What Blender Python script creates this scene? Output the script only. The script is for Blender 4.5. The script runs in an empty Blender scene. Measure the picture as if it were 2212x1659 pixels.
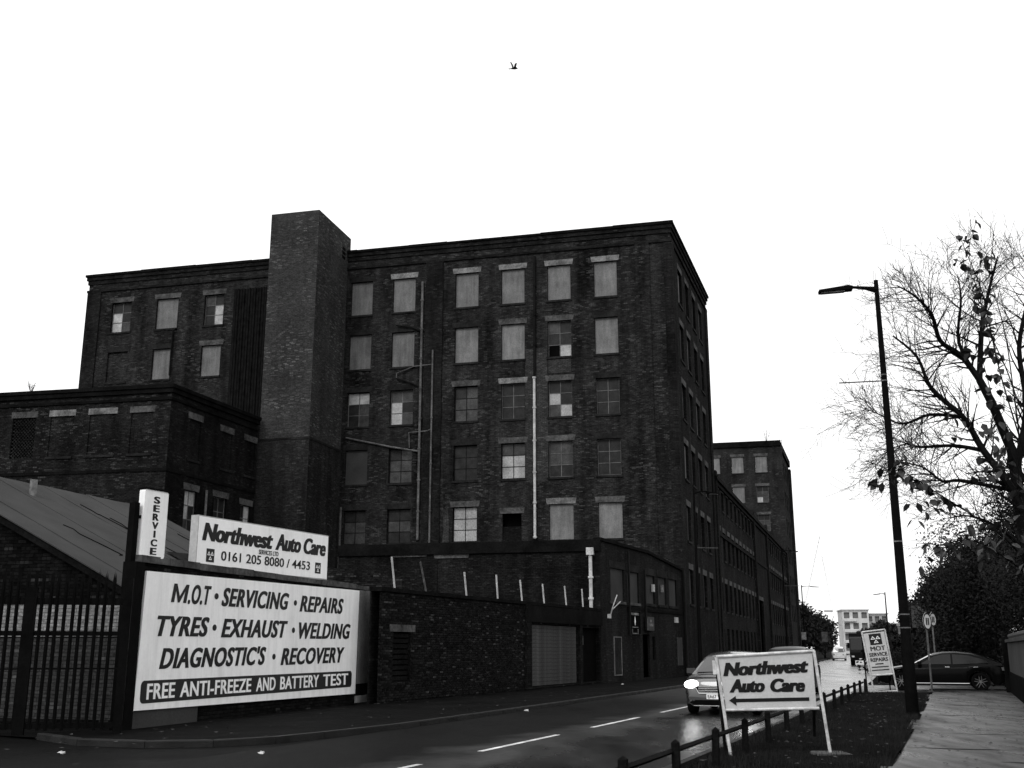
import bpy, bmesh, math, random
import numpy as np
from mathutils import Vector, Matrix

# ------------------------------------------------------------------ camera, sky, sun, exposure
R = math.radians
SC = bpy.context.scene
COL = SC.collection
EYE = 1.6
cam_d = bpy.data.cameras.new('camera')
cam_d.sensor_fit = 'HORIZONTAL'
cam_d.sensor_width = 36.0
cam_d.lens = 36.0 * 2321 / 2212
cam_d.clip_start = 0.1
cam_d.clip_end = 6000
cam = bpy.data.objects.new('camera', cam_d)
cam.location = (0, 0, EYE)
cam.rotation_euler = (R(90 + 13.81), 0, 0)
COL.objects.link(cam)
SC.camera = cam

SUN_EL, SUN_AZ = 38.0, 208.0        # azimuth clockwise from +Y: behind the camera
world = bpy.data.worlds.new('World')
SC.world = world
world.use_nodes = True
wn = world.node_tree
wn.nodes.clear()
sky = wn.nodes.new('ShaderNodeTexSky')
sky.sky_type = 'NISHITA'
sky.sun_disc = False
sky.sun_elevation = R(SUN_EL)
sky.sun_rotation = R(SUN_AZ)
sky.dust_density = 4.0
bw = wn.nodes.new('ShaderNodeRGBToBW')
mixs = wn.nodes.new('ShaderNodeMix')
mixs.data_type = 'FLOAT'
mixs.inputs[0].default_value = 0.85          # closed cloud cover: mostly even grey-white
mixs.inputs[3].default_value = 12.0
comb = wn.nodes.new('ShaderNodeCombineColor')
bg = wn.nodes.new('ShaderNodeBackground')
bg.inputs['Strength'].default_value = 0.12
wo = wn.nodes.new('ShaderNodeOutputWorld')
L = wn.links.new
L(sky.outputs[0], bw.inputs[0])
L(bw.outputs[0], mixs.inputs[2])
for i in range(3):
    L(mixs.outputs[0], comb.inputs[i])
L(comb.outputs[0], bg.inputs['Color'])
L(bg.outputs[0], wo.inputs['Surface'])

sun_d = bpy.data.lights.new('sun', 'SUN')
sun_d.energy = 1.3
sun_d.angle = R(20)
sun_d.color = (1, 1, 1)
sun = bpy.data.objects.new('sun', sun_d)
sv = Vector((math.sin(R(SUN_AZ)) * math.cos(R(SUN_EL)), math.cos(R(SUN_AZ)) * math.cos(R(SUN_EL)), math.sin(R(SUN_EL))))
sun.rotation_euler = (-sv).to_track_quat('-Z', 'Y').to_euler()
COL.objects.link(sun)

SC.view_settings.view_transform = 'Standard'
SC.view_settings.look = 'None'
SC.view_settings.exposure = 0.0
SC.view_settings.gamma = 1.0
SC.view_settings.use_curve_mapping = False

rnd = random.Random(7)

# ------------------------------------------------------------------ helpers
def D(az):
    return Vector((math.sin(R(az)), math.cos(R(az)), 0))

class Fr:
    """vertical plane frame: u runs along azimuth az, n is the outward normal, z up"""
    def __init__(s, o, az, side=1):
        s.o = Vector((o[0], o[1], 0)); s.d = D(az); s.az = az
        s.n = Vector((s.d.y, -s.d.x, 0)) * side       # side=1: right of travel
        s.side = side
    def P(s, u, w, z):
        return s.o + s.d * u + s.n * w + Vector((0, 0, z))
    def rotz(s):
        return math.atan2(s.d.y, s.d.x)

class MB:
    def __init__(s):
        s.v = []; s.f = []; s.uv = []; s.m = []
    def face(s, pts, uvs=None, mi=0):
        i = len(s.v)
        s.v += [tuple(p) for p in pts]
        s.f.append(tuple(range(i, i + len(pts))))
        s.uv.append(uvs if uvs else [(0, 0)] * len(pts))
        s.m.append(mi)
    def grid(s, rows, uvf=None, close=False, mi=0):
        i = len(s.v); n = len(rows[0])
        for r in rows: s.v += [tuple(p) for p in r]
        for a in range(len(rows) - 1):
            for b in range(n - (0 if close else 1)):
                c = (b + 1) % n
                s.f.append((i + a*n + b, i + a*n + c, i + (a+1)*n + c, i + (a+1)*n + b))
                s.uv.append([(0, 0)] * 4); s.m.append(mi)
    def fbox(s, fr, u0, u1, w0, w1, z0, z1, mi=0):
        """box in a frame, uv in metres on every face"""
        P = fr.P
        s.face([P(u0,w1,z0), P(u1,w1,z0), P(u1,w1,z1), P(u0,w1,z1)], [(u0,z0),(u1,z0),(u1,z1),(u0,z1)], mi)
        s.face([P(u1,w0,z0), P(u0,w0,z0), P(u0,w0,z1), P(u1,w0,z1)], [(u1,z0),(u0,z0),(u0,z1),(u1,z1)], mi)
        s.face([P(u0,w0,z0), P(u0,w1,z0), P(u0,w1,z1), P(u0,w0,z1)], [(w0,z0),(w1,z0),(w1,z1),(w0,z1)], mi)
        s.face([P(u1,w1,z0), P(u1,w0,z0), P(u1,w0,z1), P(u1,w1,z1)], [(w1,z0),(w0,z0),(w0,z1),(w1,z1)], mi)
        s.face([P(u0,w1,z1), P(u1,w1,z1), P(u1,w0,z1), P(u0,w0,z1)], [(u0,w1),(u1,w1),(u1,w0),(u0,w0)], mi)
        s.face([P(u0,w0,z0), P(u1,w0,z0), P(u1,w1,z0), P(u0,w1,z0)], [(u0,w0),(u1,w0),(u1,w1),(u0,w1)], mi)
    def box(s, x0, x1, y0, y1, z0, z1, mi=0):
        a = [(x0,y0,z0),(x1,y0,z0),(x1,y1,z0),(x0,y1,z0),(x0,y0,z1),(x1,y0,z1),(x1,y1,z1),(x0,y1,z1)]
        for q in ((0,3,2,1),(4,5,6,7),(0,1,5,4),(1,2,6,5),(2,3,7,6),(3,0,4,7)):
            s.face([a[k] for k in q], mi=mi)
    def tube(s, pts, rad, sides=6, cap=True, mi=0):
        pts = [Vector(p) for p in pts]
        if not hasattr(rad, '__len__'): rad = [rad] * len(pts)
        rings = []
        ref = None
        for i, p in enumerate(pts):
            t = (pts[min(i+1, len(pts)-1)] - pts[max(i-1, 0)])
            if t.length < 1e-9: t = Vector((0, 0, 1))
            t.normalize()
            if ref is None:
                ref = Vector((1, 0, 0)) if abs(t.x) < .8 else Vector((0, 1, 0))
            a = (ref - t * ref.dot(t)).normalized(); b = t.cross(a); ref = a
            rings.append([p + (a * math.cos(2*math.pi*k/sides) + b * math.sin(2*math.pi*k/sides)) * rad[i] for k in range(sides)])
        s.grid(rings, close=True, mi=mi)
        if cap:
            s.face(list(reversed(rings[0])), mi=mi); s.face(rings[-1], mi=mi)
    def prism(s, fr, poly, w0, w1, mi=0):
        """extruded polygon given in (u,z)"""
        n = len(poly)
        s.face([fr.P(u, w1, z) for u, z in poly], [(u, z) for u, z in poly], mi)
        s.face([fr.P(u, w0, z) for u, z in reversed(poly)], [(u, z) for u, z in reversed(poly)], mi)
        for i in range(n):
            (a, b), (c, e) = poly[i], poly[(i+1) % n]
            s.face([fr.P(a,w0,b), fr.P(c,w0,e), fr.P(c,w1,e), fr.P(a,w1,b)], [(w0,b),(w0,e),(w1,e),(w1,b)], mi)
    def build(s, name, mat, parent=None, smooth=False, merge=False, **kw):
        o0 = parent_origin(parent)
        me = bpy.data.meshes.new(name)
        me.from_pydata([(x - o0.x, y - o0.y, z - o0.z) for x, y, z in s.v], [], s.f)
        uvl = me.uv_layers.new(name='UVMap')
        flat = [c for f in s.uv for p in f for c in p]
        uvl.data.foreach_set('uv', flat)
        for m in (mat if isinstance(mat, (list, tuple)) else [mat]): me.materials.append(m)
        if isinstance(mat, (list, tuple)):
            me.polygons.foreach_set('material_index', s.m)
        if merge or smooth:
            bm = bmesh.new(); bm.from_mesh(me)
            bmesh.ops.remove_doubles(bm, verts=bm.verts, dist=1e-5)
            bmesh.ops.recalc_face_normals(bm, faces=bm.faces)
            bm.to_mesh(me); bm.free()
        if smooth:
            me.polygons.foreach_set('use_smooth', [True] * len(me.polygons))
            try: me.set_sharp_from_angle(angle=R(40))
            except Exception: pass
        me.update()
        return link(name, me, parent, **kw)

ORG = {}
def parent_origin(p):
    return ORG.get(p.name, Vector((0, 0, 0))) if p else Vector((0, 0, 0))

def link(name, me, parent=None, loc=(0, 0, 0), rot=(0, 0, 0), label=None, cat=None, group=None, kind=None):
    o = bpy.data.objects.new(name, me)
    COL.objects.link(o)
    o.location = loc; o.rotation_euler = rot
    if parent:
        o.parent = parent
        ORG[o.name] = parent_origin(parent)
    if label: o['label'] = label
    if cat: o['category'] = cat
    if group: o['group'] = group
    if kind: o['kind'] = kind
    return o

def thing(name, label, cat, loc=(0, 0, 0), group=None):
    o = link(name, None, None, loc, label=label, cat=cat, group=group)
    o.empty_display_size = .3
    ORG[o.name] = Vector(loc)
    return o

def copy_tree(o, parent=None):
    c = o.copy(); COL.objects.link(c); c.parent = parent
    for ch in list(o.children): copy_tree(ch, c)
    return c

# ------------------------------------------------------------------ materials (a black and white photograph: every colour is a grey)
def g3(v): return (v, v, v, 1)

def newmat(name):
    m = bpy.data.materials.new(name); m.use_nodes = True
    nt = m.node_tree
    return m, nt, nt.nodes['Principled BSDF'], nt.links.new

def ramp(nt, fac, stops):
    r = nt.nodes.new('ShaderNodeValToRGB')
    el = r.color_ramp.elements
    while len(el) < len(stops): el.new(.5)
    for e, (p, v) in zip(el, stops): e.position = p; e.color = g3(v)
    nt.links.new(fac, r.inputs[0])
    return r.outputs[0]

def math_n(nt, op, a, b=None, clamp=False):
    n = nt.nodes.new('ShaderNodeMath'); n.operation = op; n.use_clamp = clamp
    for i, x in enumerate((a, b)):
        if x is None: continue
        if isinstance(x, (int, float)): n.inputs[i].default_value = x
        else: nt.links.new(x, n.inputs[i])
    return n.outputs[0]

def coords(nt, kind='Object', scale=(1, 1, 1)):
    t = nt.nodes.new('ShaderNodeTexCoord'); mp = nt.nodes.new('ShaderNodeMapping')
    mp.inputs['Scale'].default_value = scale
    nt.links.new(t.outputs[kind], mp.inputs[0])
    return mp.outputs[0]

def noise(nt, vec, scale, detail=4, rough=.6):
    n = nt.nodes.new('ShaderNodeTexNoise')
    n.inputs['Scale'].default_value = scale; n.inputs['Detail'].default_value = detail; n.inputs['Roughness'].default_value = rough
    nt.links.new(vec, n.inputs['Vector'])
    return n.outputs[0]

def plain(name, v, rough=.7, spec=.3, amp=.35, scale=3.0, fine=40.0, bump=.0, kind='Object', metal=0.0, rand=0.0, coat=0.0):
    """grey with patchy wear and fine grain"""
    m, nt, b, ln = newmat(name)
    vec = coords(nt, kind)
    a = ramp(nt, noise(nt, vec, scale), [(.3, 1 - amp), (.7, 1 + amp)])
    f = ramp(nt, noise(nt, vec, fine, 2), [(.3, 1 - amp * .6), (.7, 1 + amp * .6)])
    x = math_n(nt, 'MULTIPLY', a, f)
    x = math_n(nt, 'MULTIPLY', x, v)
    if rand:
        oi = nt.nodes.new('ShaderNodeObjectInfo')
        mr = nt.nodes.new('ShaderNodeMapRange')
        ln(oi.outputs['Random'], mr.inputs[0]); mr.inputs[3].default_value = 1 - rand; mr.inputs[4].default_value = 1 + rand
        x = math_n(nt, 'MULTIPLY', x, mr.outputs[0])
    ln(x, b.inputs['Base Color'])
    b.inputs['Roughness'].default_value = rough
    b.inputs['Specular IOR Level'].default_value = spec if rough < .6 else spec * .12      # matt surfaces barely shine
    b.inputs['Metallic'].default_value = metal
    b.inputs['Coat Weight'].default_value = coat
    if bump:
        bn = nt.nodes.new('ShaderNodeBump'); bn.inputs['Strength'].default_value = bump; bn.inputs['Distance'].default_value = .02
        ln(noise(nt, vec, fine, 3), bn.inputs['Height']); ln(bn.outputs[0], b.inputs['Normal'])
    return m

def brick_mat(name, lo, hi, mortar, speck=.1, thr=.64, stain=.55, bump=.5, streak=.4, seed=0.0, bw_=.235, rh=.08):
    m, nt, b, ln = newmat(name)
    tc = nt.nodes.new('ShaderNodeTexCoord')
    mp = nt.nodes.new('ShaderNodeMapping'); mp.inputs['Location'].default_value = (seed, seed * .7, 0)
    ln(tc.outputs['UV'], mp.inputs[0]); uv = mp.outputs[0]
    # uneven courses: nudge the coordinate a little
    bt = nt.nodes.new('ShaderNodeTexBrick')
    bt.inputs['Scale'].default_value = 1; bt.inputs['Brick Width'].default_value = bw_; bt.inputs['Row Height'].default_value = rh
    bt.inputs['Mortar Size'].default_value = .009; bt.inputs['Mortar Smooth'].default_value = .4
    bt.inputs['Color1'].default_value = g3(lo); bt.inputs['Color2'].default_value = g3(hi); bt.inputs['Mortar'].default_value = g3(mortar)
    ln(uv, bt.inputs['Vector'])
    sc_ = nt.nodes.new('ShaderNodeMapping'); sc_.inputs['Scale'].default_value = (1 / bw_, 1 / rh, 1); ln(uv, sc_.inputs[0])
    sx = nt.nodes.new('ShaderNodeSeparateXYZ'); ln(sc_.outputs[0], sx.inputs[0])
    fy = math_n(nt, 'FLOOR', sx.outputs[1])
    odd = math_n(nt, 'MULTIPLY', math_n(nt, 'FLOORED_MODULO', fy, 2.0), .5)
    fx = math_n(nt, 'FLOOR', math_n(nt, 'ADD', sx.outputs[0], odd))
    cx_ = nt.nodes.new('ShaderNodeCombineXYZ'); ln(fx, cx_.inputs[0]); ln(fy, cx_.inputs[1])
    wn_ = nt.nodes.new('ShaderNodeTexWhiteNoise'); wn_.noise_dimensions = '2D'; ln(cx_.outputs[0], wn_.inputs['Vector'])
    sp = ramp(nt, wn_.outputs[0], [(thr + .22, 0), (1.0, 1)])
    mask = ramp(nt, noise(nt, uv, .45, 4, .65), [(.42, .06), (.62, 1)])
    sp = math_n(nt, 'MULTIPLY', math_n(nt, 'MULTIPLY', sp, mask), speck)
    big = ramp(nt, noise(nt, uv, .3, 6, .7), [(.3, 1 - stain), (.72, 1 + stain)])
    smap = nt.nodes.new('ShaderNodeMapping'); smap.inputs['Scale'].default_value = (1.3, .13, 1); ln(uv, smap.inputs[0])
    st = ramp(nt, noise(nt, smap.outputs[0], 1.0, 4), [(.32, 1 - streak), (.62, 1 + streak * .5)])
    fm = nt.nodes.new('ShaderNodeMapping'); fm.inputs['Scale'].default_value = (1, 2.2, 1); ln(uv, fm.inputs[0])
    fine = ramp(nt, noise(nt, fm.outputs[0], 7.5, 5, .8), [(.32, .35), (.7, 1.75)])
    c = math_n(nt, 'MULTIPLY', bt.outputs['Color'], big)
    c = math_n(nt, 'MULTIPLY', c, st)
    c = math_n(nt, 'MULTIPLY', c, fine)
    notm = math_n(nt, 'SUBTRACT', 1.0, bt.outputs['Fac'])
    c = math_n(nt, 'ADD', c, math_n(nt, 'MULTIPLY', sp, notm))
    ln(c, b.inputs['Base Color'])
    b.inputs['Roughness'].default_value = .95; b.inputs['Specular IOR Level'].default_value = .012
    bn = nt.nodes.new('ShaderNodeBump'); bn.inputs['Strength'].default_value = bump; bn.inputs['Distance'].default_value = .012
    h = math_n(nt, 'ADD', notm, math_n(nt, 'MULTIPLY', noise(nt, uv, 30, 3), .5))
    ln(h, bn.inputs['Height']); ln(bn.outputs[0], b.inputs['Normal'])
    return m

def emit(name, s):
    m, nt, b, ln = newmat(name)
    b.inputs['Base Color'].default_value = g3(.8)
    b.inputs['Emission Color'].default_value = g3(1); b.inputs['Emission Strength'].default_value = s
    return m

def glass_mat(name, v, rough=.12, spec=.6, amp=.5):
    m = plain(name, v, rough, spec, amp, 2.0, 14.0)
    return m

M = {}
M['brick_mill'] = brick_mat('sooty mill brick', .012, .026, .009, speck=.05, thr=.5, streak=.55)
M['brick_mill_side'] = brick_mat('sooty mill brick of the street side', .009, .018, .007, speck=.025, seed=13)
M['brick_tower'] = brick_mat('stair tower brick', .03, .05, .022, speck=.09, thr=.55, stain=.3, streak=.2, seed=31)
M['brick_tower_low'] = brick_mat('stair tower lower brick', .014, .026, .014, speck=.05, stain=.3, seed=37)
M['brick_new'] = brick_mat('repointed brick', .03, .05, .008, speck=.06, stain=.25, streak=.2, bump=.8, seed=41)
M['brick_wing'] = brick_mat('sooty wing brick', .009, .019, .006, speck=.05, thr=.55, seed=53)
M['brick_annexe'] = brick_mat('black brick of the annexe', .007, .013, .005, speck=.02, seed=61)
M['brick_street'] = brick_mat('painted dark brick of the street building', .013, .018, .011, speck=.02, stain=.25, seed=67)
M['brick_far'] = brick_mat('far mill brick', .016, .026, .014, speck=.05, seed=71)
M['brick_garage'] = brick_mat('garage gable brick', .004, .01, .003, speck=.05, seed=77)
M['brick_painted'] = brick_mat('white painted brick', .15, .2, .08, speck=.05, stain=.2, streak=.15, seed=79)
M['brick_painted_low'] = brick_mat('grey painted brick', .03, .042, .015, speck=.05, stain=.25, streak=.15, seed=83)
M['soot'] = plain('soot black stone', .006, .9, .15, .5, 1.2, 12, .3)
M['stone'] = plain('weathered pale stone', .14, .85, .2, .6, 1.4, 9, .3)
M['stone_mid'] = plain('grey stone', .06, .85, .2, .6, 1.4, 9, .3)
M['stone_dark'] = plain('dark stone', .016, .85, .2, .5, 1.4, 9, .3)
def board_mat(name, v, amp=.3, rand=.2):
    m, nt, b, ln = newmat(name)
    oi = nt.nodes.new('ShaderNodeObjectInfo'); tc = nt.nodes.new('ShaderNodeTexCoord')
    va = nt.nodes.new('ShaderNodeVectorMath'); va.operation = 'ADD'; ln(tc.outputs['Object'], va.inputs[0]); ln(oi.outputs['Random'], va.inputs[1])
    mp = nt.nodes.new('ShaderNodeMapping'); mp.inputs['Scale'].default_value = (3, 3, .35); ln(va.outputs[0], mp.inputs[0])
    a = ramp(nt, noise(nt, mp.outputs[0], 1.3, 6, .7), [(.3, 1 - amp), (.65, 1 + amp * .5)])
    c = ramp(nt, noise(nt, va.outputs[0], .9, 5, .7), [(.3, 1 - amp), (.62, 1.1)])
    f = ramp(nt, noise(nt, tc.outputs['Object'], 14, 3, .7), [(.3, .8), (.7, 1.2)])
    mr = nt.nodes.new('ShaderNodeMapRange'); ln(oi.outputs['Random'], mr.inputs[0]); mr.inputs[3].default_value = 1 - rand; mr.inputs[4].default_value = 1 + rand
    x = math_n(nt, 'MULTIPLY', math_n(nt, 'MULTIPLY', math_n(nt, 'MULTIPLY', a, c), f), math_n(nt, 'MULTIPLY', mr.outputs[0], v))
    ln(x, b.inputs['Base Color']); b.inputs['Roughness'].default_value = .8; b.inputs['Specular IOR Level'].default_value = .03
    return m
M['board'] = board_mat('grey window boarding', .155)
M['board_dim'] = plain('dim window boarding', .045, .8, .2, .25, .6, 25, .1)
M['board_pale'] = plain('pale window boarding', .27, .75, .2, .2, .8, 25, .1, rand=.1)
M['glass_dark'] = glass_mat('grimy dark glass', .015, .45, .12)
M['glass_mid'] = glass_mat('grimy grey glass', .04, .4, .15)
M['pane_pale'] = plain('whitened pane', .33, .5, .3, .35, 1.2, 10)
M['pane_stripe'] = plain('blind behind glass', .28, .5, .3, .4, 1.0, 10)
M['win_frame'] = plain('old painted window bars', .11, .7, .2, .4, 2, 20)
M['win_frame_dark'] = plain('dark window bars', .01, .7, .2, .4, 2, 20)
M['black'] = plain('black', .003, .9, .1, .3)
M['pipe_pale'] = plain('pale drainpipe paint', .42, .6, .3, .3, 1.5, 12)
M['pipe_mid'] = plain('grey drainpipe', .09, .6, .3, .5, 1.5, 12)
M['pipe_dark'] = plain('dark drainpipe', .008, .6, .3, .3)
M['felt'] = plain('grey mineral roof felt', .05, .85, .2, .14, .8, 60, .3)
M['roof_dark'] = plain('dark slate roof', .012, .8, .15, .4, 2, 20, .3)
def sign_mat(name, v, amp=.16):
    m, nt, b, ln = newmat(name)
    vec = coords(nt, 'Object', (2.2, 2.2, .16)); n1 = ramp(nt, noise(nt, vec, 1.6, 6, .7), [(.3, 1 - amp), (.55, 1.0)])
    n2 = ramp(nt, noise(nt, coords(nt, 'Object'), .7, 5, .7), [(.3, 1 - amp * .7), (.6, 1.0)])
    n3 = ramp(nt, noise(nt, coords(nt, 'Object'), 16, 3, .7), [(.3, .94), (.7, 1.0)])
    ln(math_n(nt, 'MULTIPLY', math_n(nt, 'MULTIPLY', math_n(nt, 'MULTIPLY', n1, n2), n3), v), b.inputs['Base Color'])
    b.inputs['Roughness'].default_value = .5; b.inputs['Specular IOR Level'].default_value = .25
    return m
M['sign_white'] = sign_mat('white sign board', .93)
M['sign_box'] = sign_mat('white light box acrylic', .94, .12)
M['sign_side'] = plain('grey light box side', .4, .6, .3, .2, 1, 10)
M['ink'] = plain('black sign ink', .006, .5, .2, .2)
M['ink_soft'] = plain('charcoal sign ink', .012, .5, .2, .2)
M['aboard'] = plain('grubby white A-board', .48, .6, .3, .12, 2, 30)
M['steel_pale'] = plain('pale painted steel', .5, .5, .4, .35, 3, 20)
M['steel_dark'] = plain('black painted steel', .004, .6, .1, .3, 3, 20)
M['concrete'] = plain('pale render panel', .075, .85, .2, .2, .7, 30, .2)
M['shutter'] = plain('pale dirty shutter', .05, .7, .25, .45, 1.6, 12)
M['timber'] = plain('dark stained timber', .008, .8, .12, .5, 3, 30, .3)
M['bark'] = plain('dark wet bark', .006, .85, .2, .4, 2, 20, .3)
M['tyre'] = plain('tyre rubber', .006, .85, .1, .2)
M['rim'] = plain('alloy rim', .18, .4, .5, .2, metal=.6)
M['car_silver'] = plain('silver car paint', .03, .22, .5, .05, 1, 4, coat=.8)
M['car_black'] = plain('black car paint', .003, .22, .06, .05, 1, 4)
M['car_dark'] = plain('dark car paint', .005, .28, .1, .05, 1, 4)
M['car_white'] = plain('white cab paint', .62, .35, .4, .05, 1, 4, coat=.5)
M['car_glass'] = plain('car glass', .006, .06, .28, .05)
M['windscreen'] = plain('windscreen glass', .02, .08, .9, .05)
M['chrome'] = plain('chrome trim', .75, .18, .5, .05, metal=1)
M['trim'] = plain('black plastic trim', .005, .6, .15, .1)
M['plate'] = plain('number plate', .75, .4, .4, .05)
M['headlamp_on'] = emit('lit headlamp', 9.0)
M['headlamp'] = plain('headlamp glass', .6, .15, .6, .1)
M['tail'] = plain('tail lamp', .12, .2, .6, .1)
M['pale_building'] = plain('pale concrete cladding', .5, .85, .2, .15, .05, 1)
M['pale_building2'] = plain('grey concrete cladding', .36, .85, .2, .15, .05, 1)
M['far_window'] = plain('far window paled for haze', .12, .4, .3, .2)  # distance haze put into the colour: windows lightened to soften contrast

def wet_mat(name, v, rlo, rhi, scale, stretch=(1, 1, 1), bump=.25, mid=1.2, amp=.4, spec=.5, bscale=45, rot=0.0, fine=70):
    m, nt, b, ln = newmat(name)
    t = nt.nodes.new('ShaderNodeTexCoord')
    mp = nt.nodes.new('ShaderNodeMapping'); mp.inputs['Scale'].default_value = stretch; mp.inputs['Rotation'].default_value = (0, 0, rot)
    ln(t.outputs['Object'], mp.inputs[0]); vec = mp.outputs[0]
    n1 = noise(nt, vec, scale, 5, .6)
    ln(ramp(nt, n1, [(.35, rlo), (.65, rhi)]), b.inputs['Roughness'])
    a = ramp(nt, n1, [(.35, 1 - amp), (.68, 1 + amp)])
    f = ramp(nt, noise(nt, vec, fine, 2), [(.3, .6), (.7, 1.4)])
    x = math_n(nt, 'MULTIPLY', math_n(nt, 'MULTIPLY', a, f), v)
    ln(x, b.inputs['Base Color'])
    if isinstance(spec, tuple): ln(ramp(nt, noise(nt, vec, scale * 1.7, 5, .65), [(.36, spec[0]), (.62, spec[1])]), b.inputs['Specular IOR Level'])
    else: b.inputs['Specular IOR Level'].default_value = spec
    bn = nt.nodes.new('ShaderNodeBump'); bn.inputs['Strength'].default_value = bump; bn.inputs['Distance'].default_value = .02
    h = math_n(nt, 'ADD', noise(nt, vec, bscale, 3), math_n(nt, 'MULTIPLY', noise(nt, vec, scale * 3, 3), mid))
    ln(h, bn.inputs['Height']); ln(bn.outputs[0], b.inputs['Normal'])
    return m

def road_mat():
    m = wet_mat('wet asphalt road', .0055, .15, .34, .5, (1, .3, 1), .24, rot=R(21), spec=.2, bscale=60)
    nt = m.node_tree; b = nt.nodes['Principled BSDF']; ln = nt.links.new
    t = nt.nodes.new('ShaderNodeTexCoord'); sx = nt.nodes.new('ShaderNodeSeparateXYZ'); ln(t.outputs['UV'], sx.inputs[0])
    lane_ = nt.nodes.new('ShaderNodeMapRange'); lane_.interpolation_type = 'SMOOTHSTEP'
    ln(math_n(nt, 'ADD', sx.outputs[1], math_n(nt, 'MULTIPLY', noise(nt, coords(nt, 'Object'), .5, 4), 2.4)), lane_.inputs[0])
    lane_.inputs[1].default_value = .3; lane_.inputs[2].default_value = 2.6
    dist = nt.nodes.new('ShaderNodeMapRange'); dist.interpolation_type = 'SMOOTHSTEP'; ln(sx.outputs[0], dist.inputs[0])
    dist.inputs[1].default_value = 88; dist.inputs[2].default_value = 120
    wet = math_n(nt, 'MAXIMUM', lane_.outputs[0], dist.outputs[0])
    mr = nt.nodes.new('ShaderNodeMapRange'); ln(wet, mr.inputs[0]); mr.inputs[3].default_value = .03; mr.inputs[4].default_value = 1.0
    ln(mr.outputs[0], b.inputs['Specular IOR Level'])
    r0 = b.inputs['Roughness'].links[0].from_socket
    dry = math_n(nt, 'MULTIPLY', math_n(nt, 'SUBTRACT', 1.0, wet), .3)
    ln(math_n(nt, 'ADD', r0, dry), b.inputs['Roughness'])
    return m
M['road'] = road_mat()
M['driveway'] = wet_mat('damp driveway asphalt', .005, .5, .75, .5, bump=.4, spec=.03)
M['pavement'] = wet_mat('damp asphalt pavement', .005, .6, .85, .6, bump=.5, spec=.015)
M['path'] = wet_mat('wet footpath asphalt', .012, .18, .5, 1.1, (1, .22, 1), .8, mid=.3, rot=R(22), amp=.5, spec=(.06, .42), bscale=48, fine=40)
M['kerb'] = wet_mat('wet kerb stone', .013, .4, .7, 2.0, bump=.3, spec=.12)
M['earth'] = plain('dark earth', .006, .95, .05, .5, .5, 9, .6)
M['grass'] = plain('dark wet grass', .016, .75, .12, .45, 1.2, 9)
M['paint'] = plain('worn white road paint', .55, .5, .4, .5, 2.5, 30)
M['leaf_litter'] = plain('fallen leaves', .045, .6, .3, .5, 3, 20)

# ------------------------------------------------------------------ road line
CP = [(-28.5, -50), (-12, -10), (-0.47, 18.1), (4.7, 30.9), (12.6, 51), (21.4, 76), (38.6, 127), (75, 238), (140, 436), (205, 634), (400, 1230)]
def smooth_line(cp, n=14):
    out = []
    P = [Vector((x, y, 0)) for x, y in cp]
    for i in range(len(P) - 1):
        p0 = P[max(i-1, 0)]; p1 = P[i]; p2 = P[i+1]; p3 = P[min(i+2, len(P)-1)]
        l = (p2 - p1).length
        m1 = (p2 - p0).normalized() * l; m2 = (p3 - p1).normalized() * l
        for k in range(n):
            t = k / n
            out.append(p1*(2*t**3-3*t*t+1) + m1*(t**3-2*t*t+t) + p2*(-2*t**3+3*t*t) + m2*(t**3-t*t))
    out.append(P[-1])
    return out
RL = smooth_line(CP)
RS = [0.0]
for i in range(1, len(RL)): RS.append(RS[-1] + (RL[i] - RL[i-1]).length)
def road(s, off=0.0, z=0.0):
    import bisect
    i = min(max(bisect.bisect(RS, s) - 1, 0), len(RL) - 2)
    t = (s - RS[i]) / (RS[i+1] - RS[i])
    p = RL[i].lerp(RL[i+1], t)
    a = RL[max(i-1, 0)]; b = RL[min(i+2, len(RL)-1)]
    d = (b - a).normalized()
    return Vector((p.x + d.y * off, p.y - d.x * off, z))
def road_dir(s):
    d = road(s + .5) - road(s - .5); return d.normalized()
def s_of_y(y):
    lo, hi = 0, RS[-1]
    for _ in range(40):
        m = (lo + hi) / 2
        if road(m).y < y: lo = m
        else: hi = m
    return lo
def strip(s0, s1, o0, o1, z, step=3.0, z1=None):
    n = max(2, int((s1 - s0) / step))
    mb = MB()
    rows = []
    for k in range(n + 1):
        s = s0 + (s1 - s0) * k / n
        rows.append([road(s, o0, z), road(s, o1, z if z1 is None else z1)])
    mb.grid(rows)
    return mb

gm = MB(); gm.face([(-4000, -4000, -.2), (4000, -4000, -.2), (4000, 4000, -.2), (-4000, 4000, -.2)])
gm.build('ground', M['earth'], kind='structure')
rm = MB()
ns_ = int(s_of_y(900) / 4)
for k in range(ns_):
    a_, b_ = k * 4.0, k * 4.0 + 4.0
    for o0_, o1_ in ((-3.5, -1.2), (-1.2, 1.2), (1.2, 3.5)):
        rm.face([road(a_, o0_), road(b_, o0_), road(b_, o1_), road(a_, o1_)], [(a_, o0_), (b_, o0_), (b_, o1_), (a_, o1_)])
rm.build('road', M['road'], kind='structure')

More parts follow.
